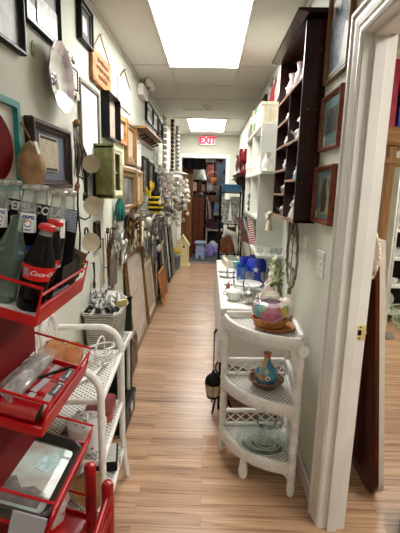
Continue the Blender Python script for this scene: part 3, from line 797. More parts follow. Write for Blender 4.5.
# shell and metal wind chimes
def chime(y, x, z, r, n, label, top, hang, seed):
    q = random.Random(seed)
    t = thing('wind_chime', label, 'wind chime', (x, y, z))
    MB().lathe([(0, .03), (r * .4, .03), (r, .0), (r * 1.02, -.012), (r * .9, -.012), (0, .01)], seg=18).build('top_disc', top, t)
    MB().tube([(0, 0, .03), (0, 0, .12), (-.02 if x > -.6 else 0, 0, .16)], .002, 5).build('hanger', ROPE, t)
    for k in range(n):
        a = 2 * PI * k / n; l = q.uniform(.10, .38)
        px, py = r * .85 * math.cos(a), r * .85 * math.sin(a)
        s = MB().tube([(px, py, -.01), (px, py, -l)], .0016, 4)
        m = q.randint(1, 3)
        for j in range(m):
            zz = -l + j * .08
            sz = q.uniform(.024, .050)
            if q.random() < .5: s.lathe([(0, -sz), (sz * .75, -sz * .5), (sz, .0), (sz * .5, sz * .7), (0, sz * .9)], (px, py, zz), 10, 8, .08, 1, .5)
            else: s.ball((px, py, zz), sz * .8, 9, 6, (1, .7, 1.2))
        s.build('shell_string', hang[k % len(hang)], t)
    return t
chime(5.30, -.60, 1.66, .10, 8, 'white shell wind chime hung right of the dark framed prints', SHELLW, [SHELLW, PINKP, SILV], 3)
chime(5.85, -.53, 1.63, .13, 10, 'large white shell wind chime below the brown bell strap', SHELLW, [SHELLW, CREAM, SILV], 4)
chime(6.45, -.50, 1.70, .14, 10, 'grey and white shell wind chime nearest the end doorway, upper', PEWT, [SHELLW, SILV, CREAM], 5)
chime(6.20, -.50, 1.30, .11, 9, 'silver wind chime with pale discs below the large shell chime', SILV, [SILV, SHELLW, PEWT], 6)
chime(6.85, -.46, 1.42, .12, 9, 'cream shell wind chime hanging against the end doorway casing', CREAM, [SHELLW, CREAM], 8)
chime(5.05, -.60, 1.36, .09, 7, 'pewter wind chime right of the bee ornament', PEWT, [PEWT, SILV, SHELLW], 9)

# assorted silver pieces, each hung on its own nail
def orn_spoon(t, s, m):
    MB().ball((0, 0, -.5 * s), .09 * s, 9, 6, (.35, 1, 1.5)).build('bowl', m, t)
    MB().tube([(0, 0, -.38 * s), (.01 * s, 0, 0), (0, 0, .5 * s)], [.018 * s, .02 * s, .045 * s], 6).build('handle', m, t)
def orn_key(t, s, m):
    q = MB().tube([(0, .13 * s * math.cos(a), .37 * s + .13 * s * math.sin(a)) for a in [i * PI / 8 for i in range(16)]], .03 * s, 6, True)
    q.tube([(0, 0, .25 * s), (0, 0, -.5 * s)], .03 * s, 6).box((0, .08 * s, -.45 * s), (.03 * s, .14 * s, .06 * s)).box((0, .07 * s, -.30 * s), (.03 * s, .12 * s, .05 * s)); q.build('key_body', m, t)
def orn_cross(t, s, m):
    MB().box((0, 0, 0), (.05 * s, .13 * s, 1. * s), None, .01).box((0, 0, .2 * s), (.05 * s, .6 * s, .13 * s), None, .01).build('cross_bar', m, t)
    MB().ball((.03 * s, 0, .2 * s), .08 * s, 9, 6, (.5, 1, 1)).build('boss', SHELLW, t)
def orn_oval(t, s, m):
    q = MB().tube([(0, .28 * s * math.cos(a), .42 * s * math.sin(a)) for a in [i * PI / 10 for i in range(20)]], .05 * s, 6, True)
    q.build('oval_frame', m, t)
    MB().ball((0, 0, 0), .3 * s, 14, 6, (.06, .88, 1.32)).build('oval_panel', P_SILV if s > .2 else SHELLW, t)
def orn_shoe(t, s, m):
    q = MB().tube([(0, .30 * s * math.sin(a), -.30 * s * math.cos(a)) for a in [-2.5 + i * .357 for i in range(15)]], [.05 * s] * 15, 6); q.build('horseshoe_bar', m, t)
    for k in range(5):
        a = -2 + k; MB().ball((.05 * s, .3 * s * math.sin(a), -.3 * s * math.cos(a)), .025 * s, 6, 4).build('nail', PEWT, t)
def orn_chain(t, s, m):
    q = MB()
    for k in range(9):
        z = .5 * s - k * s / 9
        q.tube([((.0 if k % 2 else .05 * s * math.cos(a)), (.05 * s * math.cos(a) if k % 2 else 0), z + .07 * s * math.sin(a)) for a in [i * PI / 4 for i in range(8)]], .014 * s, 5, True)
    q.build('chain_links', m, t)
    MB().lathe([(0, -.12 * s), (.10 * s, -.10 * s), (.07 * s, 0), (.03 * s, .06 * s), (0, .07 * s)], (0, 0, -.55 * s), 10).build('end_bell', SHELLW, t)
def orn_bird(t, s, m):
    MB().ball((0, 0, 0), .2 * s, 12, 8, (.5, 1.5, .8)).ball((.02 * s, -.3 * s, .12 * s), .11 * s, 9, 6).build('bird_body', m, t)
    for d in (-1, 1):
        w = MB(); leafy(w, (.06 * s, 0, .05 * s), .45 * s, .12 * s, (.4, d * .5, .6)); w.build('bird_wing', m, t)
KINDS = [('hanging_spoon', orn_spoon, 'silver spoon', 'spoon'), ('ornamental_key', orn_key, 'oversized silver key', 'key'), ('wall_cross', orn_cross, 'silver wall cross', 'cross'),
         ('oval_mirror', orn_oval, 'oval silver rimmed mirror', 'mirror'), ('horseshoe', orn_shoe, 'pewter horseshoe', 'horseshoe'), ('hanging_chain', orn_chain, 'silver chain with bell', 'chain'), ('hanging_bird', orn_bird, 'white bird ornament', 'ornament')]
PLACE = ['right of the bronze leaf wreath', 'under the bee ornament', 'above the second leaning frame', 'below the wind chimes', 'above the dark leaning frames', 'near the end doorway']
rr = random.Random(21)
slots = []
for i in range(64):
    slots.append(None)
used = {}
pos = []
tries = 0
while len(pos) < 66 and tries < 9000:
    tries += 1
    y = 3.80 + 3.2 * rr.random(); lo = .74 if y < 4.8 else .95
    hi = 1.12 if y < 4.75 else (1.35 if y < 5.1 else 1.68)
    z = lo + (hi - lo) * rr.random()
    if y > 5: z = lo + (hi - lo) * rr.random() ** .8
    s = rr.uniform(.16, .30)
    if all(abs(y - p[0]) > .13 or abs(z - p[1]) > .5 * (s + p[2]) * .9 for p in pos):
        pos.append((y, z, s))
pos.sort()
for i, (y, z, s) in enumerate(pos):
    nm, fn, word, cat = KINDS[(i * 3 + i // 7) % 7]
    where = PLACE[min(5, int((y - 3.85) / .55))]
    up = 'high' if z > 1.3 else ('midway up' if z > 1.08 else 'low')
    m_ = (SILV, PEWT, SILV, SHELLW)[i % 4] if nm != 'hanging_bird' else SHELLW
    key = (nm, where, up); used[key] = used.get(key, 0) + 1
    grp = 'silver ornaments crowded on the left wall'
    lab = '%s %s on left wall %s%s' % (word, up, where, '' if used[key] == 1 else ', farther one')
    t = thing(nm, lab, cat, (XL + .045 + .03 * (i % 3), y, z), (rr.uniform(-.25, .25), 0, 0), grp)
    fn(t, s, m_)
    MB().cyl((XL - t.location.x, 0, s * .42), (.006, 0, s * .44), .004, 6).build('hook', PEWT, t)

t = thing('metal_trellis', 'narrow grey metal trellis panel hanging behind the silver ornaments', 'trellis', (XL + .012, 4.75, .99))
q = MB()
for k in range(5): q.tube([(0, -.20 + k * .10, -.33), (0, -.20 + k * .10, .33)], .008, 6)
for z in (-.30, -.10, .1, .30): q.tube([(0, -.22, z), (0, .22, z)], .007, 6)
q.build('trellis_bars', PEWT, t)
t = thing('metal_trellis', 'tall dull silver trellis panel behind the chimes near the end doorway', 'trellis', (XL + .014, 5.9, 1.32))
q = MB()
for k in range(9): q.tube([(0, -.48 + k * .12, -.45), (0, -.48 + k * .12, .45)], .008, 6)
for z in (-.4, -.2, 0, .2, .4): q.tube([(0, -.5, z), (0, .5, z)], .007, 6)
q.build('trellis_bars', SILV, t)
strap_of_bells(3.86, .86, 1.16, -.68, REDW, BRASS, 'short reddish wooden strip with brass bells right of the leaf wreath', 5, .018)

# ---- frames leaning on the left wall, standing on the floor
frame('leaning_picture', 'large gilt framed pale needlework leaning on left wall, nearest of the leaning frames', 'picture', 'L', 3.22, 4.02, 0, .885, .034, GOLDW, P_CREAM, .03, .08, M('cream_mat', (214, 208, 196), .7), lean=.07)
frame('leaning_picture', 'smaller gilt framed beige picture leaning behind the large needlework', 'picture', 'L', 4.08, 4.72, 0, .69, .036, GOLDW, pic('beige_print', [(170, 158, 142), (206, 196, 180), (150, 130, 112)], 9, 4, .4), .03, .06, MATW, lean=.07)
frame('rust_board', 'low orange brown board leaning on the wall past the two gilt frames', 'board', 'L', 4.80, 5.35, 0, .42, .03, ORNGW, wood('rust_wood', (140, 72, 40), (176, 100, 60)), .025, lean=.06, off=.085)
for (y0, y1, h, l, fm_, pm_, lab) in ((4.80, 5.32, .92, .05, BLACK, P_SILV, 'tall black framed grey mirror standing behind the orange brown board'),
                                 (5.40, 5.95, .98, .08, PEWT, P_SILV, 'pewter framed tall mirror leaning on the left wall'),
                                 (6.02, 6.50, .90, .09, BLACK, P_SNOW, 'black framed pale print leaning on the floor, mid way to the end doorway'),
                                 (6.56, 7.00, .86, .10, SILV, P_GREY, 'silver framed grey print leaning on the floor close to the yellow birdhouse')):
    frame('leaning_picture', lab, 'picture', 'L', y0, y1, 0, h, .04, fm_, pm_, .03, lean=l)

t = thing('flower_pot', 'grey blue metal flower pot with red and yellow flowers on the floor', 'flower pot', (-.60, 7.12, 0))
MB().lathe([(.07, 0), (.085, .10), (.095, .24), (.10, .25), (.09, .25)], seg=18).build('pot', M('grey_blue_metal', (112, 124, 138), .5, .3), t)
g = MB()
for k in range(10): leafy(g, (rnd.uniform(-.03, .03), rnd.uniform(-.03, .03), .24), .12, .02, (rnd.uniform(-.6, .6), rnd.uniform(-.6, .6), 1))
g.build('leaves', M('pot_leaf', (66, 104, 58), .6), t)
for k in range(6):
    MB().ball((rnd.uniform(-.07, .07), rnd.uniform(-.07, .07), .34 + rnd.uniform(-.03, .05)), .032, 9, 6).build('blossom', M('blossom_%d' % k, (200, 40, 34) if k % 2 else (226, 190, 50), .5), t)

t = thing('birdhouse_cabinet', 'pale yellow house shaped wooden cabinet standing on the floor by the end doorway', 'cabinet', (-.50, 7.55, 0))
YW = M('pale_yellow_paint', (224, 214, 164), .5, var=.06)
MB().prism([(-.12, .02), (.12, .02), (.12, .40), (0, .56), (-.12, .40)], .20, lambda u, v, w: (u, w - .10, v)).build('house_body', YW, t)
q = MB(); q.prism([(-.14, .385), (0, .575), (.14, .385), (.14, .405), (0, .60), (-.14, .405)], .24, lambda u, v, w: (u, w - .12, v)); q.build('roof', YW, t)
MB().box((0, 0, .012), (.29, .24, .024)).build('plinth', YW, t)
MB().lathe([(0, 0), (.022, 0), (.022, .004), (0, .004)], (.03, -.101, .38), 14, rot=rotm('X', 90)).build('round_hole', BLACK, t)

# carpet bag and box at the foot of the wall
t = thing('carpet_bag', 'dark bag with rust and cream floral pattern on the floor behind the wicker shelf', 'bag', (-.63, 2.86, 0))
q = MB(); q.box((0, 0, .16), (.14, .46, .32), None, .05); q.build('bag_body', pic('floral_tapestry', [(26, 20, 16), (80, 54, 34), (34, 28, 20), (150, 112, 80), (40, 30, 24)], 16, 5, 0), t)
for y in (-.10, .12): pass
MB().tube(arc((0, 0, .31), .10, 0, 180, 10, lambda c, s: (0, c, s)), .010, 7).build('bag_handle', BLACK, t)
t = thing('slate_board', 'dark green board standing upright between wicker basket and carpet bag', 'board', (-.60, 2.50, 0))
MB().box((0, 0, .37), (.20, .02, .74), rotm('X', -2), .004).build('board', M('dark_green_paint', (42, 54, 44), .6, var=.2), t)
MB().box((0, -.001, .745), (.21, .028, .02)).build('top_rail', DARKW, t)
t = thing('floor_box', 'low black box with a white price tag at floor level past the wicker shelf', 'box', (-.565, 2.26, 0))
MB().box2((-.10, -.16, 0), (.10, .16, .14), .006).box2((-.106, -.166, .115), (.106, .166, .15), .006).build('box_body', BLACK, t)
MB().box((.107, .02, .085), (.003, .05, .06), rotm('X', 20)).build('price_tag', PAPER, t)

# basket of black and white bows on a white stand
t = thing('wicker_stand', 'small white wicker plant stand under the grey basket', 'stand', (-.60, 2.20, .15))
t.location = (-.585, 2.255, .15)
for sx in (-1, 1):
    for sy in (-1, 1): MB().tube([(sx * .085, sy * .13, 0), (sx * .085, sy * .13, .36)], .012, 8).build('leg', WICK, t)
MB().box((0, 0, .37), (.22, .32, .02), None, .006).build('top', WICKW, t)
MB().tube([(-.10, -.15, .385), (.10, -.15, .385), (.10, .15, .385), (-.10, .15, .385)], .011, 8, True).build('rim', WICK, t)
t = thing('wicker_basket', 'grey white woven basket heaped with black and white bows', 'basket', (-.60, 2.24, .548))
q = MB().prism(rrect(.17, .25, .03), .20, lambda u, v, w: (u * (1 + .18 * w / .2), v * (1 + .18 * w / .2), w)); q.build('basket_body', WICKG, t)
MB().tube([(u * 1.2, v * 1.2, .205) for u, v in rrect(.17, .25, .03, 3)], .011, 7, True).build('rim', WICKG, t)
BW = [M('white_ribbon', (226, 224, 222), .6, var=.08), M('black_ribbon', (34, 32, 34), .6), pic('striped_ribbon', [(30, 30, 32), (226, 224, 222), (40, 38, 40), (230, 228, 226)], 40, 2, 0)]
for k in range(17):
    q = MB(); c = Vector((rnd.uniform(-.08, .09), rnd.uniform(-.12, .12), .215 + rnd.uniform(-.01, .05))); a0 = rnd.uniform(0, 3.1)
    for j in range(4):
        a = a0 + j * PI / 2
        q.tube([c, c + Vector((math.cos(a) * .03, math.sin(a) * .03, .025)), c + Vector((math.cos(a) * .055, math.sin(a) * .055, .0)), c + Vector((math.cos(a) * .03, math.sin(a) * .03, -.012)), c], [.006, .012, .012, .012, .006], 5)
    q.build('bow', BW[(0, 2, 0, 1, 2)[k % 5]], t)
MB().box((.09, .0, .235), (.012, .075, .045), rotm('Z', -50) @ rotm('Y', 20)).build('yellow_label', M('yellow_card', (214, 200, 130), .6), t)
for k in range(6):
    MB().tube([(-.02 + k * .01, -.05 + k * .025, .22), (-.02 + .02 * math.sin(k), -.06 + k * .03, .27), (.0, -.07 + k * .035 + .01 * (-1) ** k, .305)], .003, 5).ball((.0, -.07 + k * .035 + .01 * (-1) ** k, .305), .008, 7, 5).build('wire_sprig', PEWT, t)
# ------------------------------------------------------------------ red display rack of bottles
TH = math.radians(15); RFX, RCY = -.385, .995
TR = Matrix.Rotation(TH, 3, 'Y')
def on_tray(z, x, y, w=0.):
    """a spot on a sloping rack tray: x back from the lip, y along the corridor, w above the tray"""
    p = TR @ Vector((x, 0, w)); return (RFX + p.x, y, z + p.z)
rack = thing('display_rack', 'red metal tiered bottle rack with sloping trays against the left wall', 'rack', (RFX, RCY, 0))
TZ = (1.148, .872, .602, .33)
HL = .163
for k, z in enumerate(TZ):
    q = MB().box2((-.285, -HL, 0), (0, HL, .006)).box2((-.004, -HL, -.004), (.004, HL, .042), .002)
    for s_ in (-1, 1): q.box2((-.285, s_ * HL - .003, -.002), (0, s_ * HL + .003, .020))
    q.box2((-.288, -HL, 0), (-.282, HL, .05))
    tr = q.build('tray', RED, rack); tr.location = (0, 0, z); tr.rotation_euler = (0, TH, 0)
    if k == 0: MB().box2((-.280, -HL + .005, .0058), (-.008, HL - .005, .0064)).build('white_liner', M('white_liner', (206, 206, 206), .6), tr)
    r_ = MB()
    r_.tube([(0, -HL, .0), (0, -HL, .088), (-.28, -HL, .088), (-.28, -HL, .02)], .004, 6)
    r_.tube([(0, HL, .0), (0, HL, .088), (-.28, HL, .088), (-.28, HL, .02)], .004, 6)
    r_.tube([(0, -HL, .072), (0, HL, .072)], .0035, 6)
    r_.build('wire_rail', RED, tr)
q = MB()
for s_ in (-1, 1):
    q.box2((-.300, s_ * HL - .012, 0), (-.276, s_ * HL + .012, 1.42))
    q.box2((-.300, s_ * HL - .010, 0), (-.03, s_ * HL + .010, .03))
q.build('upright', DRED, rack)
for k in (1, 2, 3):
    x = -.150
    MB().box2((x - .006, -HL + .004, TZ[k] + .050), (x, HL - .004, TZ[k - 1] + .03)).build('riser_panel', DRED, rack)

def bottle_profile(kind):
    if kind == 'contour':
        return [(r * 1.12, z * .962) for r, z in [(0, 0), (.026, 0), (.0295, .006), (.0285, .035), (.0262, .062), (.0285, .088), (.0325, .110), (.0325, .124), (.028, .140), (.021, .160), (.0150, .182), (.0128, .198), (.0128, .206), (.0142, .208), (.0142, .213), (.012, .215)]]
    return [(0, 0), (.027, 0), (.031, .006), (.031, .030), (.0295, .05), (.0295, .11), (.0305, .130), (.0285, .155), (.0245, .180), (.0205, .205), (.0180, .225), (.0175, .238), (.0188, .240), (.0188, .248), (.0160, .250)]
def wrap(vs, fs, r, ang, w0, lift=.0006):
    """lays flat letters (x across, y up) round a bottle of radius r(z)"""
    out = []
    for x, y, z in vs:
        rr_ = r(w0 + y) + lift; a = ang + x / rr_
        out.append((rr_ * math.cos(a), rr_ * math.sin(a), w0 + y))
    return out, fs
def band(r, w0, w1, a0, a1, lift, n=14, m=5):
    vs = []; fs = []
    for j in range(m + 1):
        w = w0 + (w1 - w0) * j / m
        for i in range(n + 1):
            a = a0 + (a1 - a0) * i / n; rr_ = r(w) + lift; vs.append((rr_ * math.cos(a), rr_ * math.sin(a), w))
    for j in range(m):
        for i in range(n): fs.append((j * (n + 1) + i, j * (n + 1) + i + 1, (j + 1) * (n + 1) + i + 1, (j + 1) * (n + 1) + i))
    return MB().add(vs, fs, True)
def rof(prof):
    def f(z):
        for (r0, z0), (r1, z1) in zip(prof, prof[1:]):
            if z0 <= z <= z1 and z1 > z0: return r0 + (r1 - r0) * (z - z0) / (z1 - z0)
        return prof[-2][0]
    return f
LABR = M('label_red', (214, 30, 34), .4, var=.04); LABW = M('label_white', (238, 238, 236), .5, var=.02); LABB = M('label_blue', (36, 54, 140), .45, var=.05)
CAPR = M('red_crown_cap', (190, 36, 38), .35, var=.12); CAPS = M('silver_cap', (160, 158, 154), .3, .8, var=.2)
def bottle(name, label, kind, loc, fill, gm, capm, group, lab=None, ang=-.9, tilt=TH):
    t = thing(name, label, 'bottle', loc, (0, tilt, 0), group)
    pr = bottle_profile(kind); f = rof(pr)
    if fill:
        lo = [q for q in pr if q[1] < fill + .008] + [(f(fill + .008), fill + .008)]; hi = [(f(fill + .008), fill + .008)] + [q for q in pr if q[1] > fill + .008]
        MB().lathe(lo, (0, 0, 0), 24, 8 if (kind == 'contour') else 0, .012, cap=False).build('glass_body', COLAG, t)
        MB().lathe(hi, (0, 0, 0), 24, 8 if (kind == 'contour') else 0, .012, cap=False).build('glass_neck', NECKG, t)
    else:
        MB().lathe(pr, (0, 0, 0), 24, 8 if (kind == 'contour') else 0, .012, cap=False).build('glass_body', gm, t)
    top = pr[-1][1]
    if capm:
        vs = MB().lathe([(pr[-2][0] + .003, top - .010), (pr[-2][0] + .0025, top - .004), (pr[-2][0] + .001, top + .001), (pr[-2][0] - .003, top + .003), (0, top + .003)], (0, 0, 0), 42, 21, .05)
        vs.build('crown_cap', capm, t)
    if lab == 'script':
        b = band(f, .078, .114, ang - 1.75, ang + .62, .0005).build('label', LABR, t)
        vs, fs = text_shape('Coca-Cola', .0160, .35, .0002)
        v2, f2 = wrap(vs, fs, f, ang, .097, .0011); MB().add(v2, f2).build('lettering', LABW, b)
        MB().add(*wrap([(x, y, 0) for x, y in ((-.007, -.010), (.007, -.010), (.007, .010), (-.007, .010))], [(0, 1, 2, 3)], f, ang - 1.25, .096, .0011)).build('blue_stamp', M('stamp_blue', (150, 176, 214), .5), b)
    if lab == 'neck':
        b = band(f, .130, .180, ang - .85, ang + .85, .0006).build('label', LABW, t)
        vs, fs = text_shape('PEPSI', .0135, .12, .0005); v2, f2 = wrap(vs, fs, f, ang, .169, .0012); MB().add(v2, f2).build('lettering', LABB, b)
        for nm, s_, m_ in (('red_half_disc', 1, LABR), ('blue_half_disc', -1, LABB)):
            pts = [(.0095 * math.cos(a), s_ * (.0012 + .0085 * math.sin(a)), 0) for a in [i * PI / 10 for i in range(11)]]
            v2, f2 = wrap(pts, [tuple(range(11))], f, ang, .153, .0012); MB().add(v2, f2).build(nm, m_, b)
        vs, fs = text_shape('PEPSI', .007, 0, .0003); v2, f2 = wrap(vs, fs, f, ang, .136, .0012); MB().add(v2, f2).build('small_lettering', LABB, b)
        b2 = band(f, .050, .095, ang - .8, ang + .8, .0006).build('label', LABB, t)
        vs, fs = text_shape('PEPSI', .014, .1, .0005); v2, f2 = wrap(vs, fs, f, ang, .072, .0012); MB().add(v2, f2).build('lettering', LABW, b2)
    return t
GC = 'glass cola bottles on the top rack tray'
z0 = TZ[0]
bottle('cola_bottle', 'full contour cola bottle with red script label, nearest the tray corner', 'contour', on_tray(z0, -.046, .905, .0065), .176, BOTG, CAPR, GC, 'script', -.72)
bottle('cola_bottle', 'full contour cola bottle with red label just behind the nearest one', 'contour', on_tray(z0, -.060, .990, .0065), .176, BOTG, CAPR, GC, 'script', -.95)
bottle('glass_bottle', 'empty pale green contour bottle without a cap', 'contour', on_tray(z0, -.118, .908, .0065), 0, GREENG, None, GC)
bottle('cola_bottle', 'full contour cola bottle at left picture edge behind the empty green one', 'contour', on_tray(z0, -.190, .920, .0065), .174, BOTG, CAPR, GC, 'script', -1.1)
0 and bottle('cola_bottle', 'full contour cola bottle between the empty green one and the carton', 'contour', on_tray(z0, -.120, .985, .0065), .174, BOTG, CAPR, GC, 'script', -.9)
k = 0
PL = ['near front', 'far front', 'near middle', 'far middle', 'near rear', 'far rear']
CT_ = math.radians(9); CM = Matrix.Rotation(CT_, 3, 'Y')
def in_carton(x, y, w=0.):
    p = CM @ Vector((x, 0, w)); return (-.515 + p.x, y, 1.206 + p.z)
for x in (.078, 0, -.078):
    for y in (1.052, 1.122):
        bottle('cola_bottle', 'silver capped cola bottle with white and blue neck label in carton, ' + PL[k] + ' place', 'tall', in_carton(x, y, .002), .165, BOTG, CAPS, 'tall cola bottles in the black carton', 'neck', -1.08 if y < 1.1 else -1.15, CT_)
        k += 1
c = thing('bottle_carton', 'black six bottle carton with large white capital lettering on its divider', 'carton', in_carton(0, 1.087), (0, CT_, 0))
CB = M('black_card', (24, 22, 26), .5, var=.1)
MB().box2((-.124, -.0012, .0), (.124, .0012, .206)).build('divider', CB, c)
vs, fs = text_shape('PEPSI-COLA', .032, .12, .0010)
MB().add([(x * .95, -.0018, .188 + y) for x, y, z in vs], fs).build('lettering', LABW, c)
q = MB()
for s_ in (-1, 1): q.box2((-.124, s_ * .074 - .001, 0), (.124, s_ * .074 + .001, .06))
for x in (-.124, .124): q.box2((x - .001, -.074, 0), (x + .001, .074, .06))
q.box2((-.124, -.074, 0), (.124, .074, .0015)); q.build('low_sides', CB, c)
n = thing('price_card', 'pale blue printed card hooked on the front of the bottle carton', 'card', (-.385, 1.07, 1.365), (0, CT_, -.35))
MB().box((0, 0, 0), (.052, .0015, .058)).build('card_sheet', lines_paper('blue_card', (176, 184, 206), (86, 92, 120), 150), n)
MB().tube([(-.02, 0, .028), (-.03, .01, .05), (-.045, .02, .06)], .0012, 4).build('wire_hook', PEWT, n)
for (x, y, hgt, m_, lab) in ((-.034, 1.125, .12, M('brown_card', (120, 92, 62), .7), 'brown flattened carton standing at far end of top rack tray'),):
    b = thing('flat_carton', lab, 'carton', on_tray(z0, -.02, 1.150, .007), (0, TH, 0)); MB().box((-.06, 0, hgt / 2), (.13, .004, hgt), rotm('Y', 12)).build('card_board', m_, b)
    MB().box((-.05, -.0035, hgt / 2), (.09, .002, hgt * .8), rotm('Y', 12)).build('dark_print', P_DARK, b)

# second tray: packets under plastic
z1 = TZ[1]
STR = pic('red_grey_wrap', [(178, 28, 34), (186, 40, 44), (150, 146, 150), (182, 34, 40)], 4, 3, .9, (1, .35, 1))
REDG = M('glossy_red_wrap', (158, 18, 26), .2, var=.15, vs=8, coat=.8); GREYG = M('grey_wrap_band', (150, 148, 152), .3, var=.1, coat=.6)
for k, (y, lab) in enumerate(((.905, 'nearest'), (.985, 'middle'), (1.07, 'farthest'))):
    p = thing('wrapped_packet', 'flat glossy red packet with grey bands on second rack tray, %s of three' % lab, 'packet', on_tray(z1, -.072, y, .0075), (0, TH, (.12, -.06, .04)[k]), 'red packets on the second tray')
    MB().box((0, 0, .012), (.125, .074, .022), None, .009).build('packet_body', REDG, p)
    q = MB()
    for x in (-.04, -.012, .030): q.prism([(x, -.0371), (x + .016, -.0371), (x + .022, .0371), (x + .004, .0371)], .0006, lambda u, v, w: (u, v, .0232 + w))
    q.build('grey_band', GREYG, p)
    if k:
        b = MB().box((.044, 0, .0242), (.024, .060, .0015)).build('black_label', BLACK, p)
        vs, fs = text_shape('Coca-Cola', .010, .3, .0003); MB().add([(.044 - y_, x_, .0253) for x_, y_, z_ in vs], fs).build('lettering', LABW, b)
p = thing('rolled_tube', 'glossy red rolled tube with dark green end at near end of second tray', 'tube', on_tray(z1, -.10, .862, .034), (0, TH, 0))
MB().cyl((-.16, 0, 0), (.075, 0, 0), .026, 20).build('tube_body', REDG, p)
MB().lathe([(.020, 0), (.020, .001), (0, .001)], (.0752, 0, 0), 18, rot=rotm('Y', 90)).build('tube_end', M('dark_green_end', (40, 62, 44), .4, var=.3), p)
p = thing('plastic_film', 'crumpled clear plastic film over grey packs at back of second tray', 'plastic wrap', on_tray(z1, -.118, .985, .048), (0, TH, 0))
g = bmesh.new(); bmesh.ops.create_grid(g, x_segments=14, y_segments=26, size=1)
rq = random.Random(5)
vs = [(v.co.x * .030, v.co.y * .15, .004 + .010 * rq.random() + .012 * math.cos(v.co.x * 1.4)) for v in g.verts]; fs = [tuple(v.index for v in f.verts) for f in g.faces]; g.free()
MB().add(vs, fs, True).build('film', glass('plastic_film_clear', (246, 244, 244), .3, .22, .12, wrinkle=.3), p)
MB().box((0, 0, -.012), (.050, .28, .022), None, .008).build('grey_pack', pic('grey_silver_pack', [(96, 84, 84), (176, 170, 170), (124, 110, 112)], 14, 2, 1, (1, .3, 1)), p)
p = thing('black_strap', 'thin black strap lying across the red packets on second tray', 'strap', on_tray(z1, -.09, 1.02, .034), (0, TH, 0))
MB().tube([(-.04, -.10, .0), (-.01, -.03, .002), (.03, .05, .001), (.055, .10, -.002)], .004, 6).build('strap_band', BLACK, p)

# third tray: serving tray with a printed picture
z2 = TZ[2]
p = thing('serving_tray', 'black rimmed serving tray with faded pale blue winter picture on third rack tray', 'tray', on_tray(z2, -.135, .985, .010), (0, TH, 0))
W_, L_ = .255, .312
rings = [(0., 0.), (-.004, .022), (.004, .026), (.010, .024), (.022, .006), (.026, .004)]
vs = []; fs = []
n = 24
for (i, h) in rings:
    for u, v in rrect(W_ - 2 * i, L_ - 2 * i, .045 - i * .6, 5): vs.append((u, v, h))
for k in range(len(rings) - 1):
    for j in range(24): fs.append((k * 24 + j, k * 24 + (j + 1) % 24, (k + 1) * 24 + (j + 1) % 24, (k + 1) * 24 + j))
MB().add(vs, fs, True).build('rim', M('black_tin', (38, 34, 32), .4, coat=.3), p)
MB().prism(rrect(W_ - .05, L_ - .05, .03), .004, lambda u, v, w: (u, v, w + .001)).build('base', M('brown_black_tin', (58, 46, 42), .4, coat=.3), p)
SKY = pic('tray_winter_sky', [(104, 136, 138), (150, 166, 160), (136, 128, 116), (164, 176, 172)], 7, 6, .5)
MB().box((.012, .0, .0058), (.185, .245, .0012)).build('picture', SKY, p)
HILL = M('tray_dark_hill', (96, 88, 84), .5, var=.25, vs=40, coat=.4)
MB().prism([(-.063, -.112), (.087, -.112), (.087, -.06), (.05, -.045), (.02, -.06), (-.01, -.025), (-.063, -.05)], .0008, lambda u, v, w: (u, v, .0064 + w)).build('printed_hill', HILL, p)
MB().prism([(.02, .02), (.06, .01), (.085, .06), (.06, .10), (.03, .07)], .0008, lambda u, v, w: (u, v, .0064 + w)).build('printed_pale_figure', M('tray_pale_print', (160, 190, 190), .5, var=.15, vs=50, coat=.4), p)
p = thing('sign_card', 'pale lavender card in red holder at near end of third rack tray', 'card', on_tray(z2, .000, .815, .022), (0, TH, 0))
MB().box((-.045, -.006, -.002), (.085, .004, .085)).build('card_sheet', M('lavender_card', (176, 172, 186), .6, var=.04), p)
# bottom tray
z3 = TZ[3]
p = thing('round_tray', 'dark brown round tin tray on the lowest visible rack tray', 'tray', on_tray(z3, -.10, .93, .010), (0, TH, 0))
MB().lathe([(0, .004), (.080, .004), (.092, .018), (.097, .018), (.085, 0), (0, 0)], seg=28).build('tray_dish', M('brown_tin', (62, 44, 34), .35, coat=.4), p)
p = thing('paper_bag', 'crumpled white paper bag with red print at far end of lowest visible rack tray', 'bag', on_tray(z3, -.12, 1.10, .008), (0, TH, 0))
MB().lathe([(.032, 0), (.040, .02), (.036, .07), (.040, .11), (.030, .13), (.012, .125)], (0, 0, 0), 18, 7, .12).build('bag_paper', pic('white_red_paper', [(226, 220, 218), (234, 232, 230), (176, 70, 66)], 30, 4, 0), p)

# red wooden rail stand in front
t = thing('rail_stand', 'small red painted wooden rail stand with round topped posts in front of the rack', 'stand', (-.335, 1.10, 0))
for (x, y, h, nm) in ((.029, .013, .52, 'post'), (-.034, .037, .565, 'post'), (.034, -.30, .50, 'post'), (-.026, -.27, .52, 'post')):
    MB().lathe([(.014, 0), (.018, .02), (.0195, .2), (.0195, h - .03), (.0205, h - .016), (.015, h - .004), (0, h)], (x, y, 0), 14).build(nm, REDWD, t)
for z in (.475, .415, .25, .12): MB().cyl((.034, .015, z), (.034, -.30, z - .012), .0115, 10).build('rail', REDWD, t)
for z in (.16, .30): MB().cyl((-.028, .035, z), (.034, .015, z), .009, 8).build('cross_rail', REDWD, t)

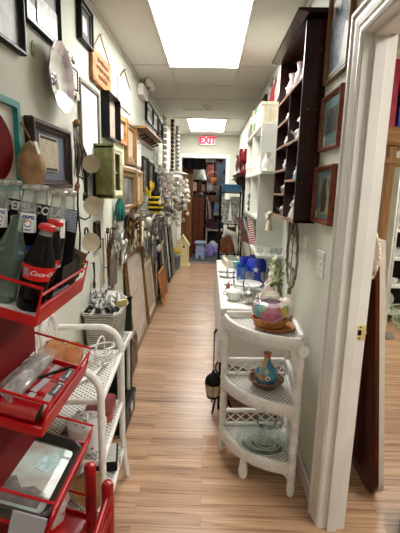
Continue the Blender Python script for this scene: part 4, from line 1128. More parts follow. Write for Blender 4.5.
# ------------------------------------------------------------------ white wicker shelf on the left
t = thing('wicker_shelf', 'white three tier wicker shelf with arched ends against the left wall', 'shelf', (-.549, 1.545, 0), (0, 0, .05))
sx0, sx1, sy = -.148, .155, .222
TIER = (.155, .415, .672)
def wick_leg(x, y, z1_, splay):
    return MB().tube([(x + splay * .5, y * 1.02, .0), (x + splay * .2, y, .08), (x, y, .2), (x, y, z1_)], [.013, .014, .0135, .0135], 10)
for s_ in (-1, 1):
    MB().tube([(sx1 + .022, s_ * sy * 1.02, .002), (sx1 + .008, s_ * sy, .10), (sx1, s_ * sy, .24), (sx1, s_ * sy, .66)] + [(sx1 - .105 + .105 * math.cos(a), s_ * sy, .70 + .105 * math.sin(a)) for a in [i * PI / 16 for i in range(9)]] + [(sx0 + .01, s_ * sy, .800)], .0145, 10).build('arched_post', WICK, t)
    wick_leg(sx0, s_ * sy, .80, -.01).build('rear_leg', WICK, t)
for z in TIER:
    q = MB().box2((sx0, -sy, z - .006), (sx1, sy, z + .006)); m_ = q.build('tier', WICKF, t)
    MB().tube([(sx0, -sy, z), (sx1, -sy, z), (sx1, sy, z), (sx0, sy, z)], .0125, 8, True).build('tier_rim', WICK, m_)
for s_ in (-1, 1):
    yc = s_ * .11
    pts = [(sx0, yc - .085, .68)] + [(sx0, yc - .085 * math.cos(a), .80 + .095 * math.sin(a)) for a in [i * PI / 10 for i in range(11)]] + [(sx0, yc + .085, .68)]
    a_ = MB().tube(pts, .013, 9).build('back_arch', WICK, t)
    q = MB()
    for k in range(-4, 5):
        for d in (-1, 1):
            y0 = yc + k * .03; pa = []
            for j in range(9):
                zz = .69 + j * .024; yy = y0 + d * (j - 4) * .018
                if abs(yy - yc) < .08 and (zz < .80 or ((yy - yc) / .085) ** 2 + ((zz - .80) / .095) ** 2 < .9): pa.append((sx0, yy, zz))
            if len(pa) > 1: q.tube(pa, .004, 5)
    q.build('lattice', WICK, a_)
# what stands on it
zt = TIER[2] + .0135
def vase(name, label, cat, loc, prof, m_, part='vase_body', seg=20, ribs=0, rib=0, group=None):
    t = thing(name, label, cat, loc, group=group); MB().lathe(prof, (0, 0, 0), seg, ribs, rib).build(part, m_, t); return t
vase('glass_jar', 'amber glass goblet shaped jar at the back of the wicker shelf top', 'jar', (-.625, 1.52, zt), [(.03, 0), (.035, .006), (.012, .02), (.012, .04), (.036, .06), (.044, .09), (.042, .125), (.034, .14), (.032, .139), (.039, .12), (.04, .09), (.03, .065), (0, .055)], AMBG, 'jar_glass', 20, 10, .03)
vase('glass_jar', 'low round amber glass bowl on the wicker shelf top beside the taller jar', 'bowl', (-.585, 1.615, zt), [(.03, 0), (.034, .008), (.046, .04), (.044, .075), (.036, .09), (.034, .089), (.041, .07), (.042, .04), (.028, .012), (0, .01)], AMBG, 'bowl_glass', 20, 10, .03)
h = thing('heart_basket', 'white wire heart shaped basket with white cutlery on the wicker shelf top', 'basket', (-.475, 1.66, zt))
hp = [(.0045 * (13 * math.cos(a) - 5 * math.cos(2 * a) - 2 * math.cos(3 * a) - math.cos(4 * a)), .0050 * 16 * math.sin(a) ** 3) for a in [i * 2 * PI / 28 for i in range(28)]]
q = MB().tube([(u, v, .055) for u, v in hp], .004, 6, True).tube([(u * .8, v * .8, .006) for u, v in hp], .004, 6, True)
for i in range(0, 28, 2): q.tube([(hp[i][0], hp[i][1], .055), (hp[i][0] * .8, hp[i][1] * .8, .006)], .0025, 5)
q.build('heart_frame', WHITE, h)
MB().tube(arc((0, 0, .055), .075, 0, 180, 10, lambda c, s: (0, c, s * .7)), .004, 6).build('handle', WHITE, h)
for k in range(7):
    c = thing('cutlery_piece', 'white handled cutlery piece in a loose fan before the wire heart basket', 'cutlery', (-.500 + .008 * k, 1.44 + .022 * k, zt + .004), (0, 0, .9 + .10 * k), 'white cutlery on the wicker shelf')
    MB().tube([(-.07, 0, .003), (-.02, 0, .004), (.03, 0, .003)], [.006, .005, .003], 6).build('handle', PORC, c)
    MB().ball((.052, 0, .003), .011, 8, 5, (1.9, 1, .3)).build('bowl', SILV, c)
zt = TIER[1] + .0135
b = thing('hat_box', 'round white box with dark hearts on the middle tier of the wicker shelf', 'box', (-.470, 1.43, zt))
MB().lathe([(0, 0), (.074, 0), (.074, .085), (0, .085)], seg=30).build('box_body', M('white_card', (228, 222, 222), .55, var=.03), b)
MB().lathe([(.077, .070), (.077, .098), (.074, .100), (0, .100)], seg=30).build('lid', M('white_card_lid', (232, 228, 228), .55, var=.03), b)
HGM = M('heart_grey', (92, 66, 72), .6)
def heart(mb, c, n, u, v, s):
    c, n, u, v = map(Vector, (c, n, u, v)); pts = []
    for i in range(16):
        a = i * 2 * PI / 16; x = 16 * math.sin(a) ** 3 / 17; y = (13 * math.cos(a) - 5 * math.cos(2 * a) - 2 * math.cos(3 * a) - math.cos(4 * a)) / 17
        pts.append(c + u * x * s + v * y * s + n * .0008)
    mb.add(pts, [tuple(range(16))])
for k in range(12):
    a = k * PI / 6
    q = MB(); heart(q, (.0742 * math.cos(a), .0742 * math.sin(a), .022 + .026 * (k % 2)), (math.cos(a), math.sin(a), 0), (-math.sin(a), math.cos(a), 0), (0, 0, 1), .0065); q.build('heart_print', HGM, b)
for k in range(8): q = MB(); heart(q, (.048 * math.cos(k * .785), .048 * math.sin(k * .785), .1001), (0, 0, 1), (1, 0, 0), (0, 1, 0), .0065); q.build('heart_print', HGM, b)

q = MB()
for k in range(4): 
    a = k * PI / 2 + .4; q.tube([(0, 0, .102), (.02 * math.cos(a), .02 * math.sin(a), .118), (.036 * math.cos(a), .036 * math.sin(a), .108), (.018 * math.cos(a), .018 * math.sin(a), .102)], .005, 5)
q.build('ribbon_bow', WHITE, b)
b = thing('tin_box', 'dull red oblong tin box on the far half of the middle wicker tier', 'box', (-.475, 1.650, zt), (0, 0, .10))
MB().prism(rrect(.12, .17, .03), .070, lambda u, v, w: (u, v, w * .62)).build('box_body', M('dull_red_tin', (160, 78, 76), .4, var=.2, vs=12), b)
MB().prism(rrect(.124, .174, .031), .014, lambda u, v, w: (u, v, w + .036)).build('lid', M('dark_red_lid', (132, 58, 56), .4, var=.2, vs=12), b)
b = thing('folded_fan', 'dusky brown pleated fan lying behind the round heart box', 'fan', (-.60, 1.45, zt + .006))
q = MB(); vs = [(0, 0, .004)]; fs = []
for i in range(25): a = -1.2 + i * .1; vs.append((.14 * math.cos(a) * .8, .13 * math.sin(a), .045 + (.010 if i % 2 else 0)))
q.add(vs, [(0, i, i + 1) for i in range(1, 25)]); q.build('fan_leaf', M('dusky_brown_cloth', (124, 92, 84), .7, var=.25, vs=30), b)
MB().cyl((0, 0, -.004), (.0, 0, .008), .008, 8).build('pivot', BRASS, b)
zt = TIER[0] + .0135
b = thing('music_toy', 'small white and black striped keyboard like box on the lowest wicker tier', 'box', (-.455, 1.66, zt), (0, 0, .2))
MB().box((0, 0, .022), (.10, .15, .044), None, .006).build('box_body', BLACK, b)
q = MB()
for k in range(9): q.box((.02, -.060 + k * .015, .0455), (.045, .010, .003))
q.build('white_keys', PAPER, b)
MB().box((.062, -.03, .018), (.002, .05, .034), rotm('Y', 15)).build('price_tag', PAPER, b)
b = thing('cutting_board', 'round tan wooden board leaning at near end of the lowest wicker tier', 'board', (-.445, 1.385, zt + .002), (0, 0, 0))
MB().lathe([(0, -.006), (.075, -.006), (.078, 0), (.075, .006), (0, .006)], (0, 0, .080), 26, rot=rotm('X', 80)).build('board', wood('tan_board', (180, 140, 92), (206, 170, 120)), b)
b = thing('gift_box', 'white square gift box with dark dots at back of the lowest wicker tier', 'box', (-.58, 1.48, zt))
MB().box((0, 0, .05), (.13, .13, .10), None, .004).build('box_body', M('white_gift', (224, 218, 214), .55), b)
MB().box((0, 0, .10), (.136, .136, .022), None, .003).build('lid', M('white_gift_lid', (230, 226, 222), .55), b)
# ------------------------------------------------------------------ white wicker corner shelf
CX, CY, CR = .452, 2.035, .345
t = thing('corner_shelf', 'white wicker three tier corner shelf with curved fronts against the right wall', 'shelf', (CX, CY, 0))
CT = (.150, .455, .785)
A0, A1 = 183., 267.
def qarc(r, z, n=16, a0=A0, a1=A1): return [(r * math.cos(math.radians(a0 + (a1 - a0) * i / n)), r * math.sin(math.radians(a0 + (a1 - a0) * i / n)), z) for i in range(n + 1)]
pl, pr_, pb = qarc(CR, 0)[0], qarc(CR, 0)[-1], (.0, .0, 0)
for (p, z1_) in ((pl, .80), (pr_, .80), (pb, .86)):
    q = MB(); q.tube([(p[0], p[1], .0), (p[0], p[1], .03), (p[0], p[1], .06), (p[0], p[1], z1_)], [.016, .021, .0185, .0185], 10)
    for k in range(12): q.tube([(p[0] + .0195 * math.cos(a), p[1] + .0195 * math.sin(a), .12 + k * .055) for a in [i * PI / 5 for i in range(10)]], .0025, 4, True)
    q.build('post', WICK, t)
for i, z in enumerate(CT):
    arcp = qarc(CR, 0)
    m_ = MB().prism([(0, 0)] + [(p[0], p[1]) for p in arcp], .012, lambda u, v, w: (u, v, z - .006 + w)).build('tier', WICKF, t)
    q = MB(); n = 17
    prof = [(.000, -.034), (.012, -.030), (.016, -.010), (.016, .012), (.010, .024), (-.004, .024), (-.008, .010), (-.008, -.03)]
    vs = []; fs = []
    for p in arcp:
        L_ = math.hypot(p[0], p[1])
        for (o, h) in prof: vs.append((p[0] * (1 + o / L_), p[1] * (1 + o / L_), z + h))
    k_ = len(prof)
    for a in range(n - 1):
        for b in range(k_): fs.append((a * k_ + b, a * k_ + (b + 1) % k_, (a + 1) * k_ + (b + 1) % k_, (a + 1) * k_ + b))
    q.add(vs, fs, True)
    for j in range(0, 60):                              # the cane wrapped round the rim
        a = math.radians(A0 + (A1 - A0) * j / 59); q.tube([((CR + .0165) * math.cos(a), (CR + .0165) * math.sin(a), z - .030), ((CR + .0185) * math.cos(a), (CR + .0185) * math.sin(a), z), ((CR + .012) * math.cos(a), (CR + .012) * math.sin(a), z + .023)], .0028, 4)
    q.build('curved_rim', WICK, m_)
    for (a, b) in ((pl, pb), (pr_, pb)):
        q = MB(); hz = .095 if i < 2 else .03
        q.tube([(a[0], a[1], z + .012), (b[0], b[1], z + .012)], .012, 8)
        if i < 2 or True: q.tube([(a[0], a[1], z + hz), (b[0], b[1], z + hz)], .013, 8)
        m2 = q.build('side_rail', WICK, t)
        if i < 2:
            q = MB(); va, vb = Vector(a), Vector(b); d = vb - va
            for k in range(6):
                f0 = k / 6.; f1 = min(1, f0 + .26)
                q.tube([va + d * f0 + Vector((0, 0, z + .012)), va + d * f1 + Vector((0, 0, z + hz))], .004, 5).tube([va + d * f1 + Vector((0, 0, z + .012)), va + d * f0 + Vector((0, 0, z + hz))], .004, 5)
            q.build('lattice', WICK, m2)
mid = qarc(CR - .004, 0)[8]
MB().lathe([(.012, .0), (.022, .012), (.026, .04), (.020, .075), (.016, .12), (.018, .13)], (mid[0], mid[1], 0), 14, 7, .05).build('front_foot', WICK, t)
for z in CT:
    for a0, s_ in ((A1, -1), (A0, 1)):
        q = MB(); pts = []
        for i in range(8):
            h = i / 7.; a = math.radians(a0 + s_ * (1.5 + 9. * h ** 2)); pts.append(((CR + .004) * math.cos(a), (CR + .004) * math.sin(a), z - .105 + .075 * (1 - (1 - h) ** 2.2)))
        q.tube(pts, .007, 7); q.build('curved_bracket', WICK, t)

# top tier
zt = CT[2] + .012
o = thing('wicker_tray', 'amber wicker plate under the painted glass bowl on the top corner tier', 'tray', (.338, 1.865, zt))
MB().lathe([(0, .002), (.085, .002), (.098, .010), (.102, .014), (.096, .016), (.080, .008), (0, .008)], seg=32).build('plate', AMBW, o)
o = thing('basket', 'round amber basket holding a pastel glass bowl on the top corner tier', 'basket', (.312, 1.862, zt + .010))
MB().lathe([(.060, 0), (.076, .012), (.085, .034), (.087, .038), (.080, .036), (.070, .014), (0, .006)], seg=32, ribs=16, rib=.012).build('basket_body', AMBW, o)
MB().tube([(.086 * math.cos(a), .086 * math.sin(a), .038) for a in [i * PI / 14 for i in range(28)]], .006, 7, True).build('rim', AMBW, o)
o = thing('glass_bowl', 'pastel pink glass bowl with moulded blue, pink and yellow flowers on the top corner tier', 'bowl', (.312, 1.862, zt + .034))
PNK = M('iridescent_pink', (212, 190, 200), .15, var=.2, vs=24, coat=.9)
bp = [(.030, 0), (.055, .012), (.076, .045), (.080, .068), (.074, .088), (.058, .098), (.050, .101), (.048, .098), (.068, .085), (.073, .066), (.05, .015), (0, .008)]
MB().lathe(bp, seg=36, ribs=12, rib=.02).build('bowl_body', PNK, o)
def rose(mb, c, r, nrm):
    n = Vector(nrm).normalized(); u = n.orthogonal().normalized(); v = n.cross(u); c = Vector(c)
    for k in range(3):
        rr_ = r * (1 - .3 * k)
        mb.tube([c + n * (.004 * k) + (u * math.cos(a) + v * math.sin(a)) * rr_ for a in [i * PI / 6 for i in range(12)]], r * .16, 6, True)
    mb.ball(c + n * .008, r * .28, 8, 5)
for (ang, z, r, col) in ((-150, .062, .028, (120, 176, 196)), (-128, .074, .022, (168, 206, 190)), (-105, .052, .033, (204, 124, 152)), (-75, .050, .033, (198, 118, 148)), (-45, .062, .027, (210, 190, 96)), (-18, .07, .024, (150, 190, 140)), (160, .06, .028, (210, 150, 120)), (100, .06, .03, (196, 110, 140)), (60, .06, .03, (150, 190, 200))):
    a = math.radians(ang); q = MB(); rose(q, (.077 * math.cos(a), .077 * math.sin(a), z), r, (math.cos(a), math.sin(a), .1)); q.build('moulded_flower', M('flower_glass', col, .2, var=.12, vs=40, coat=.7), o)
o = thing('seashell', 'pale pink conch shell leaning behind the pastel glass bowl on the corner shelf', 'shell', (.385, 1.972, zt), (0, 0, 2.2))
q = MB(); pts = []; rs = []
for i in range(40):
    f = i / 39.; a = f * 5 * PI; R_ = .052 * (1 - f) ** 1.2; pts.append((R_ * .7 * math.cos(a), -.05 + f * .115, .052 + R_ * .7 * math.sin(a))); rs.append(.034 * (1 - f) ** 1.1 + .002)
q.tube(pts, rs, 10); q.build('shell_whorl', M('shell_pink', (232, 214, 202), .3, var=.1, coat=.4), o)
o = thing('price_tag', 'round white paper tag hanging on the right front rim of the top corner tier', 'tag', (CX - .012, CY - CR - .032, .772), (0, 0, .2))
MB().lathe([(.0, -.001), (.026, -.001), (.026, .001), (0, .001)], (0, 0, -.012), 22, rot=rotm('X', 80)).build('tag_card', PAPER, o)
MB().tube([(0, .0, .012), (0, .010, .030), (0, .03, .040)], .0012, 4).build('string', ROPE, o)

# middle tier
zt = CT[1] + .012
o = thing('wicker_bowl', 'shallow brown wicker bowl under the painted bottle on the middle corner tier', 'bowl', (.318, 1.895, zt))
MB().lathe([(.045, 0), (.065, .010), (.085, .036), (.088, .042), (.080, .040), (.060, .014), (0, .008)], seg=32, ribs=18, rib=.012).build('bowl_body', BRNW, o)
MB().tube([(.086 * math.cos(a), .086 * math.sin(a), .042) for a in [i * PI / 14 for i in range(28)]], .006, 7, True).build('rim', BRNW, o)
o = thing('painted_bottle', 'round bellied bottle painted blue, yellow and red in a brown wicker bowl', 'bottle', (.318, 1.895, zt + .012))
vp = [(.030, 0), (.048, .010), (.060, .035), (.061, .055), (.052, .080), (.034, .100), (.021, .116), (.017, .134), (.018, .158), (.0225, .168), (.019, .170), (.014, .160)]
def painted():
    m, nt, b = nodes_of('painted_blue_glaze')
    v = coords(nt, (1, 1, .8))
    n = N(nt, 'ShaderNodeTexVoronoi'); n.inputs['Scale'].default_value = 26
    nt.links.new(v, n.inputs['Vector'])
    sp = N(nt, 'ShaderNodeSeparateColor'); nt.links.new(n.outputs['Color'], sp.inputs[0])
    nt.links.new(ramp(nt, sp.outputs[0], [(.0, (56, 140, 176)), (.35, (46, 122, 170)), (.55, (212, 176, 56)), (.7, (66, 158, 160)), (.88, (196, 84, 60))]), b.inputs['Base Color'])
    b.inputs['Roughness'].default_value = .25; b.inputs['Coat Weight'].default_value = .6
    return m
MB().lathe(vp, seg=28).build('bottle_body', painted(), o)
f = rof(vp)
def onvase(pts, ang, w0, lift): return wrap([(x, y, 0) for x, y in pts], [tuple(range(len(pts)))], f, math.radians(ang), w0, lift)
circ = lambda rx, ry, cx=0, cy=0: [(cx + rx * math.cos(i * PI / 10), cy + ry * math.sin(i * PI / 10)) for i in range(20)]
MB().add(*onvase(circ(.040, .030), -104, .050, .0012)).build('blue_panel', M('panel_blue', (64, 146, 190), .25, var=.12, coat=.5), o)
MB().add(*onvase(circ(.014, .012), -92, .056, .0020)).build('white_motif', M('motif_white', (232, 232, 224), .3, var=.05, coat=.4), o)
MB().add(*onvase(circ(.006, .006), -92, .056, .0026)).build('dark_motif', M('motif_dark', (70, 74, 96), .3), o)
MB().add(*onvase([(-.012, -.03), (.010, -.03), (.014, .0), (.004, .03), (-.010, .02)], -38, .052, .0014)).build('yellow_panel', M('panel_yellow', (222, 186, 58), .3, coat=.5), o)
MB().add(*onvase([(-.008, -.03), (.010, -.026), (.010, .016), (-.004, .028)], -158, .052, .0014)).build('red_panel', M('panel_red', (186, 74, 60), .3, coat=.5), o)

# bottom tier
zt = CT[0] + .012
def disc(name, label, cat, loc, r, m_, part='plate_glass', rot=(0, 0, 0), ribs=0, rim=.014):
    t = thing(name, label, cat, loc, rot); MB().lathe([(0, .001), (r * .6, .001), (r * .72, .004), (r * .97, rim), (r, rim), (r, rim + .003), (r * .72, .008), (r * .6, .005), (0, .005)], seg=44, ribs=ribs, rib=.01 if ribs else 0).build(part, m_, t)
    if m_ is SMOKG:
        for rr_, zz in ((r, rim + .001), (r * .62, .006)): MB().tube([(rr_ * math.cos(i * PI / 22), rr_ * math.sin(i * PI / 22), zz) for i in range(44)], .0025, 5, True).build('rim', RIM_HL, t)  # pale ring tubes paint a highlight along the glass edges
    return t
disc('glass_plate', 'large clear glass plate lying on the bottom corner tier', 'plate', (.310, 1.868, zt), .135, SMOKG, ribs=22)
disc('glass_plate', 'smaller thick glass plate lying on top of the large one, bottom corner tier', 'plate', (.322, 1.835, zt + .016), .085, SMOKG, ribs=16)
o = thing('glass_bowl', 'small clear glass bowl at the back of the bottom corner tier', 'bowl', (.345, 1.955, zt + .018))
MB().lathe([(.025, 0), (.03, .004), (.05, .03), (.055, .05), (.052, .05), (.046, .03), (.026, .008), (0, .006)], seg=30, ribs=12, rib=.03).build('bowl_glass', CLEAR, o)
o = thing('price_tag', 'small white paper tag on the stacked glass plates of the bottom corner tier', 'tag', (.322, 1.83, zt + .040), (.4, 0, .1))
MB().prism([(-.012, -.022), (.012, -.022), (.012, .016), (0, .024), (-.012, .016)], .0015, lambda u, v, w: (u, -w, v)).build('tag_card', PAPER, o)

# ------------------------------------------------------------------ table with a white cloth
TX0, TX1, TY0, TY1, TTZ = .098, .505, 2.34, 4.02, .745
t = thing('side_table', 'long narrow table hidden under a white cloth along the right wall', 'table', ((TX0 + TX1) / 2, (TY0 + TY1) / 2, 0))
hw, hl = (TX1 - TX0) / 2, (TY1 - TY0) / 2
MB().box2((-hw, -hl, TTZ - .03), (hw, hl, TTZ - .004), .004).build('table_top', OAKW, t)
for sx in (-1, 1):
    for sy_ in (-1, 1): MB().box((sx * (hw - .04), sy_ * (hl - .05), (TTZ - .03) / 2), (.04, .04, TTZ - .03)).build('leg', OAKW, t)
def cloth():
    m, nt, b = nodes_of('white_cloth')
    v = coords(nt); n = N(nt, 'ShaderNodeTexVoronoi'); n.inputs['Scale'].default_value = 17
    nt.links.new(v, n.inputs['Vector'])
    nt.links.new(ramp(nt, n.outputs['Distance'], [(.07, (120, 96, 84)), (.10, (232, 230, 226))]), b.inputs['Base Color'])
    b.inputs['Roughness'].default_value = .8
    return m
CLOTHM = cloth(); CLOTHP = M('plain_white_cloth', (230, 230, 228), .8, var=.03)
q = MB(); nu = 60
per = []
x0, x1, y0, y1 = TX0 - .006, TX1 + .004, TY0 - .006, TY1 + .006
def along(k, n, a, b): return [(a[0] + (b[0] - a[0]) * i / n, a[1] + (b[1] - a[1]) * i / n) for i in range(n)]
per = along(0, 16, (x1, y0), (x0, y0)) + along(0, 60, (x0, y0), (x0, y1)) + along(0, 16, (x0, y1), (x1, y1)) + along(0, 60, (x1, y1), (x1, y0))
nn = len(per); vs = []; fs = []
for j, (zz, fl) in enumerate(((TTZ, 0), (TTZ - .006, .006), (TTZ - .10, .010), (TTZ - .22, .016), (TTZ - .36, .022))):
    for i, (x, y) in enumerate(per):
        w = fl * (.5 + .5 * math.sin(i * .8 + .5 * math.sin(i * .23))) if j > 1 else fl
        ox = -1 if abs(x - x0) < 1e-6 else 0; oy = -1 if abs(y - y0) < 1e-6 else (1 if abs(y - y1) < 1e-6 else 0)
        dz = (-.03 * math.sin(i * .21)) if j == 4 else 0
        vs.append((x + ox * w, y + oy * w, zz + dz))
for j in range(4):
    for i in range(nn): fs.append((j * nn + i, j * nn + (i + 1) % nn, (j + 1) * nn + (i + 1) % nn, (j + 1) * nn + i))
fs.append(tuple(range(nn)))
q.add(vs, fs, True)
tag(q.build('tablecloth', CLOTHM, None), 'white cloth with tiny dark sprigs hanging over the long narrow table', 'tablecloth')
zt = TTZ + .001
MB_ = MB
doi = tag(MB().prism([(.16 * (1 + .06 * math.cos(12 * a)) * math.cos(a), .19 * (1 + .06 * math.cos(12 * a)) * math.sin(a)) for a in [i * PI / 36 for i in range(72)]], .002, lambda u, v, w: (.30 + u, 2.62 + v, zt + w)).build('doily', CLOTHP), 'white scalloped doily under the tureens on the near half of the cloth covered table', 'doily')
zt += .0025
def tureen(name, label, loc, r, h, m_=PORC):
    t = thing(name, label, 'tureen', loc)
    MB().lathe([(r * .6, 0), (r * .62, .008), (r * .95, h * .35), (r, h * .6), (r * .97, h * .66), (0, h * .66)], seg=28).build('dish_body', m_, t)
    MB().lathe([(r * 1.0, h * .67), (r * .9, h * .76), (r * .45, h * .88), (.008, h * .92), (.006, h * .95), (.013, h), (0, h * 1.03)], seg=28).build('lid', m_, t)
    for s_ in (-1, 1): MB().tube(arc((s_ * r * .95, 0, h * .5), h * .16, -90, 90, 7, lambda c, s: (s_ * c, 0, s)), .005, 6).build('handle', m_, t)
    return t
tureen('covered_dish', 'white lidded oval dish nearest on the cloth covered table', (.180, 2.52, zt), .060, .085)
tureen('covered_dish', 'small silver lidded sugar bowl right of the nearest white dish on the table', (.272, 2.44, zt), .043, .095, SILV)
vase('cream_jug', 'cut clear glass jug behind the two lidded dishes on the table', 'jug', (.215, 2.625, zt), [(.03, 0), (.034, .006), (.042, .05), (.036, .085), (.042, .11), (.039, .11), (.033, .085), (.039, .05), (.03, .008), (0, .008)], CLEAR, 'jug_glass', 22, 11, .03)
MBh = MB().tube(arc((.04, 0, .06), .03, -80, 80, 8, lambda c, s: (c, 0, s)), .005, 6); bpy.data.objects['cream_jug'].children[0]; MBh.build('handle', CLEAR, bpy.data.objects['cream_jug'])
o = thing('star_ornament', 'small rust red starfish standing at the aisle edge of the cloth covered table', 'ornament', (.150, 2.74, zt + .038), (0, .1, .3))
pts = [((.045 if i % 2 == 0 else .015) * math.sin(i * PI / 5), (.045 if i % 2 == 0 else .015) * math.cos(i * PI / 5)) for i in range(10)]
mb = MB(); mb.add([(u, 0, v) for u, v in pts] + [(0, -.016, 0), (0, .016, 0)], [(i, (i + 1) % 10, 10) for i in range(10)] + [(i, (i + 1) % 10, 11) for i in range(10)]); mb.build('star', M('rust_star2', (150, 92, 60), .6, var=.25), o)
MB().tube([(0, .0, -.02), (.02, .02, -.036)], .004, 5).build('prop', DARKW, o)
# cake stand
o = thing('cake_stand', 'white footed cake stand on the table behind the lidded dishes', 'cake stand', (.290, 2.755, zt))
MB().lathe([(.045, 0), (.04, .006), (.016, .02), (.014, .035), (.03, .046), (.100, .052), (.105, .060), (.101, .062), (0, .056)], seg=36).build('stand', PORC, o)
for (k, x, y) in ((0, .345, 2.575), (1, .17, 3.22)):
    o = disc('plate_stack' if 0 else 'porcelain_plate', ('white porcelain plate lying by the wall side of the lidded dishes', 'white porcelain plate lying at the aisle edge before the blue tumbler')[k], 'plate', (x, y, zt), (.055, .075)[k], PORC, 'plate_body', ribs=0)
# glassware
vase('blue_tumbler', 'bright blue glass tumbler on the cloth covered table left of the cobalt canister', 'tumbler', (.262, 2.93, zt), [(.036, 0), (.040, .005), (.047, .14), (.0475, .15), (.044, .15), (.037, .008), (0, .008)], COBG2, 'tumbler_glass', 22, 10, .02)
o = vase('cobalt_canister', 'large dark cobalt blue canister with a white star on the table', 'canister', (.372, 2.965, zt), [(.066, 0), (.074, .008), (.076, .16), (.070, .19), (.058, .205), (.060, .225), (.055, .226), (.05, .2), (0, .195)], COBG, 'canister_body', 28)
pts = [((.026 if i % 2 == 0 else .011) * math.sin(i * PI / 5), (.026 if i % 2 == 0 else .011) * math.cos(i * PI / 5), 0) for i in range(10)]
MB().add(*wrap(pts, [tuple(range(10))], lambda z: .0765, math.radians(-100), .13, .001)).build('white_star', M('star_white', (210, 216, 230), .4), o)
vase('blue_tumbler', 'tall deep blue glass tumbler behind the cobalt canister', 'tumbler', (.300, 3.10, zt), [(.036, 0), (.040, .005), (.050, .18), (.0505, .19), (.047, .19), (.037, .008), (0, .008)], COBG, 'tumbler_glass', 22, 10, .02)
gl = [(.03, 0), (.033, .003), (.006, .01), (.006, .045), (.028, .06), (.034, .09), (.030, .12), (.028, .12), (.031, .09), (.026, .064), (0, .052)]
for k, (x, y, w_) in enumerate(((.175, 2.96, 'at the aisle edge left of the bright blue tumbler'), (.315, 2.885, 'in front of the gap between blue tumbler and canister'), (.425, 2.855, 'in front of the cobalt canister by the wall'), (.452, 3.075, 'between the cobalt canister and the wall'))):
    vase('stem_glass', 'clear stemmed glass ' + w_, 'glass', (x, y, zt), gl, CLEAR, 'stemware', 18, group='clear stemmed glasses on the table')
o = thing('figurine', 'pink and white porcelain lady figurine by the wall side of the table', 'figurine', (.432, 2.665, zt))
MB().lathe([(.045, 0), (.048, .01), (.036, .05), (.018, .085), (.022, .105), (.012, .125), (.010, .132)], seg=18, ribs=7, rib=.05).build('gown', PINKP, o); MB().ball((0, 0, .148), .017, 10, 8).build('head', PORC, o)
MB().tube([(-.02, 0, .10), (-.04, -.01, .08), (-.02, -.03, .07)], .006, 6).build('arm', PORC, o); MB().tube([(.02, 0, .10), (.042, -.01, .085), (.03, -.03, .10)], .006, 6).build('arm', PORC, o)
o = vase('candle_holder', 'white turned candle holder with wide top dish behind the figurine', 'candle holder', (.458, 2.775, zt), [(.04, 0), (.04, .01), (.015, .03), (.022, .06), (.012, .09), (.018, .13), (.012, .16), (.035, .18), (.036, .186), (0, .184)], PORC, 'turned_stem', 20)
o = thing('woven_basket', 'small cream clay look basket with round handle on the table beside the corner shelf', 'basket', (.405, 2.47, zt))
MB().lathe([(.045, 0), (.06, .02), (.065, .06), (.06, .065), (.05, .02), (0, .01)], seg=22).build('basket_body', SHELLW, o)
MB().tube(arc((0, 0, .06), .062, 0, 180, 12, lambda c, s: (c * .8, c * .6, s * 1.1)), .007, 7).build('handle', SHELLW, o)
o = thing('letter_tray', 'cream box with dark square cut outs at far end of the cloth covered table', 'box', (.235, 3.78, zt), (0, 0, .1))
MB().box((0, 0, .03), (.17, .30, .06), None, .006).build('box_body', CREAM, o)
for k in range(3): MB().box((0, -.09 + k * .09, .061), (.11, .055, .004)).build('dark_square', M('dark_green_felt', (70, 84, 66), .8), o)
o = thing('teal_bowl', 'teal glass bowl behind the box with dark squares on the table', 'bowl', (.25, 3.985, zt))
o.location = (.30, 3.58, zt)
MB().lathe([(.03, 0), (.05, .01), (.075, .06), (.08, .075), (.076, .076), (.045, .014), (0, .01)], seg=24, ribs=12, rib=.02).build('bowl_glass', M('teal_glass', (30, 130, 150), .12, var=.25, vs=20, coat=.7), o)
o = disc('porcelain_plate', 'white porcelain platter standing at aisle edge of the table past the blue tumbler', 'plate', (.17, 3.42, zt), .08, PORC, 'plate_body')
tureen('covered_dish', 'white lidded jar farther along the table past the blue tumblers', (.42, 3.42, zt), .06, .14)

# flags in a weighted stand
def flag_mat():
    m, nt, b = nodes_of('striped_flag_cloth')
    tc = N(nt, 'ShaderNodeTexCoord'); w = N(nt, 'ShaderNodeTexWave', wave_type='BANDS', bands_direction='Z'); w.inputs['Scale'].default_value = 18
    nt.links.new(tc.outputs['Object'], w.inputs['Vector'])
    nt.links.new(ramp(nt, w.outputs['Fac'], [(.45, (170, 44, 50)), (.55, (226, 220, 214))]), b.inputs['Base Color']); b.inputs['Roughness'].default_value = .8
    return m
def flag(name, label, loc, rot, l, w, m_, canton=True, group=None):
    t = thing(name, label, 'flag', loc, rot, group)
    MB().cyl((0, 0, 0), (0, 0, l), .004, 7).ball((0, 0, l + .006), .008, 8, 6).build('pole', GOLDW, t)
    vs = []; fs = []
    for i in range(9):
        for j in range(7):
            vs.append((.004 + w * i / 8, .014 * math.sin(i * 1.3 + j * .5), l - .01 - .21 * j / 6 - .05 * i / 8))
    for i in range(8):
        for j in range(6): fs.append((i * 7 + j, i * 7 + j + 1, (i + 1) * 7 + j + 1, (i + 1) * 7 + j))
    c = MB().add(vs, fs, True).build('flag_cloth', m_, t)
    if canton:
        v2 = [(x, y + s_, z) for s_ in (-.0015, .0015) for (x, y, z) in [v for k, v in enumerate(vs) if k // 7 < 4 and k % 7 < 4]]
        f2 = []
        for s_ in (0, 16):
            for i in range(3):
                for j in range(3): f2.append((s_ + i * 4 + j, s_ + i * 4 + j + 1, s_ + (i + 1) * 4 + j + 1, s_ + (i + 1) * 4 + j))
        MB().add(v2, f2).build('blue_canton', M('canton_blue', (40, 46, 84), .8), c)
    return t
FL = flag_mat()
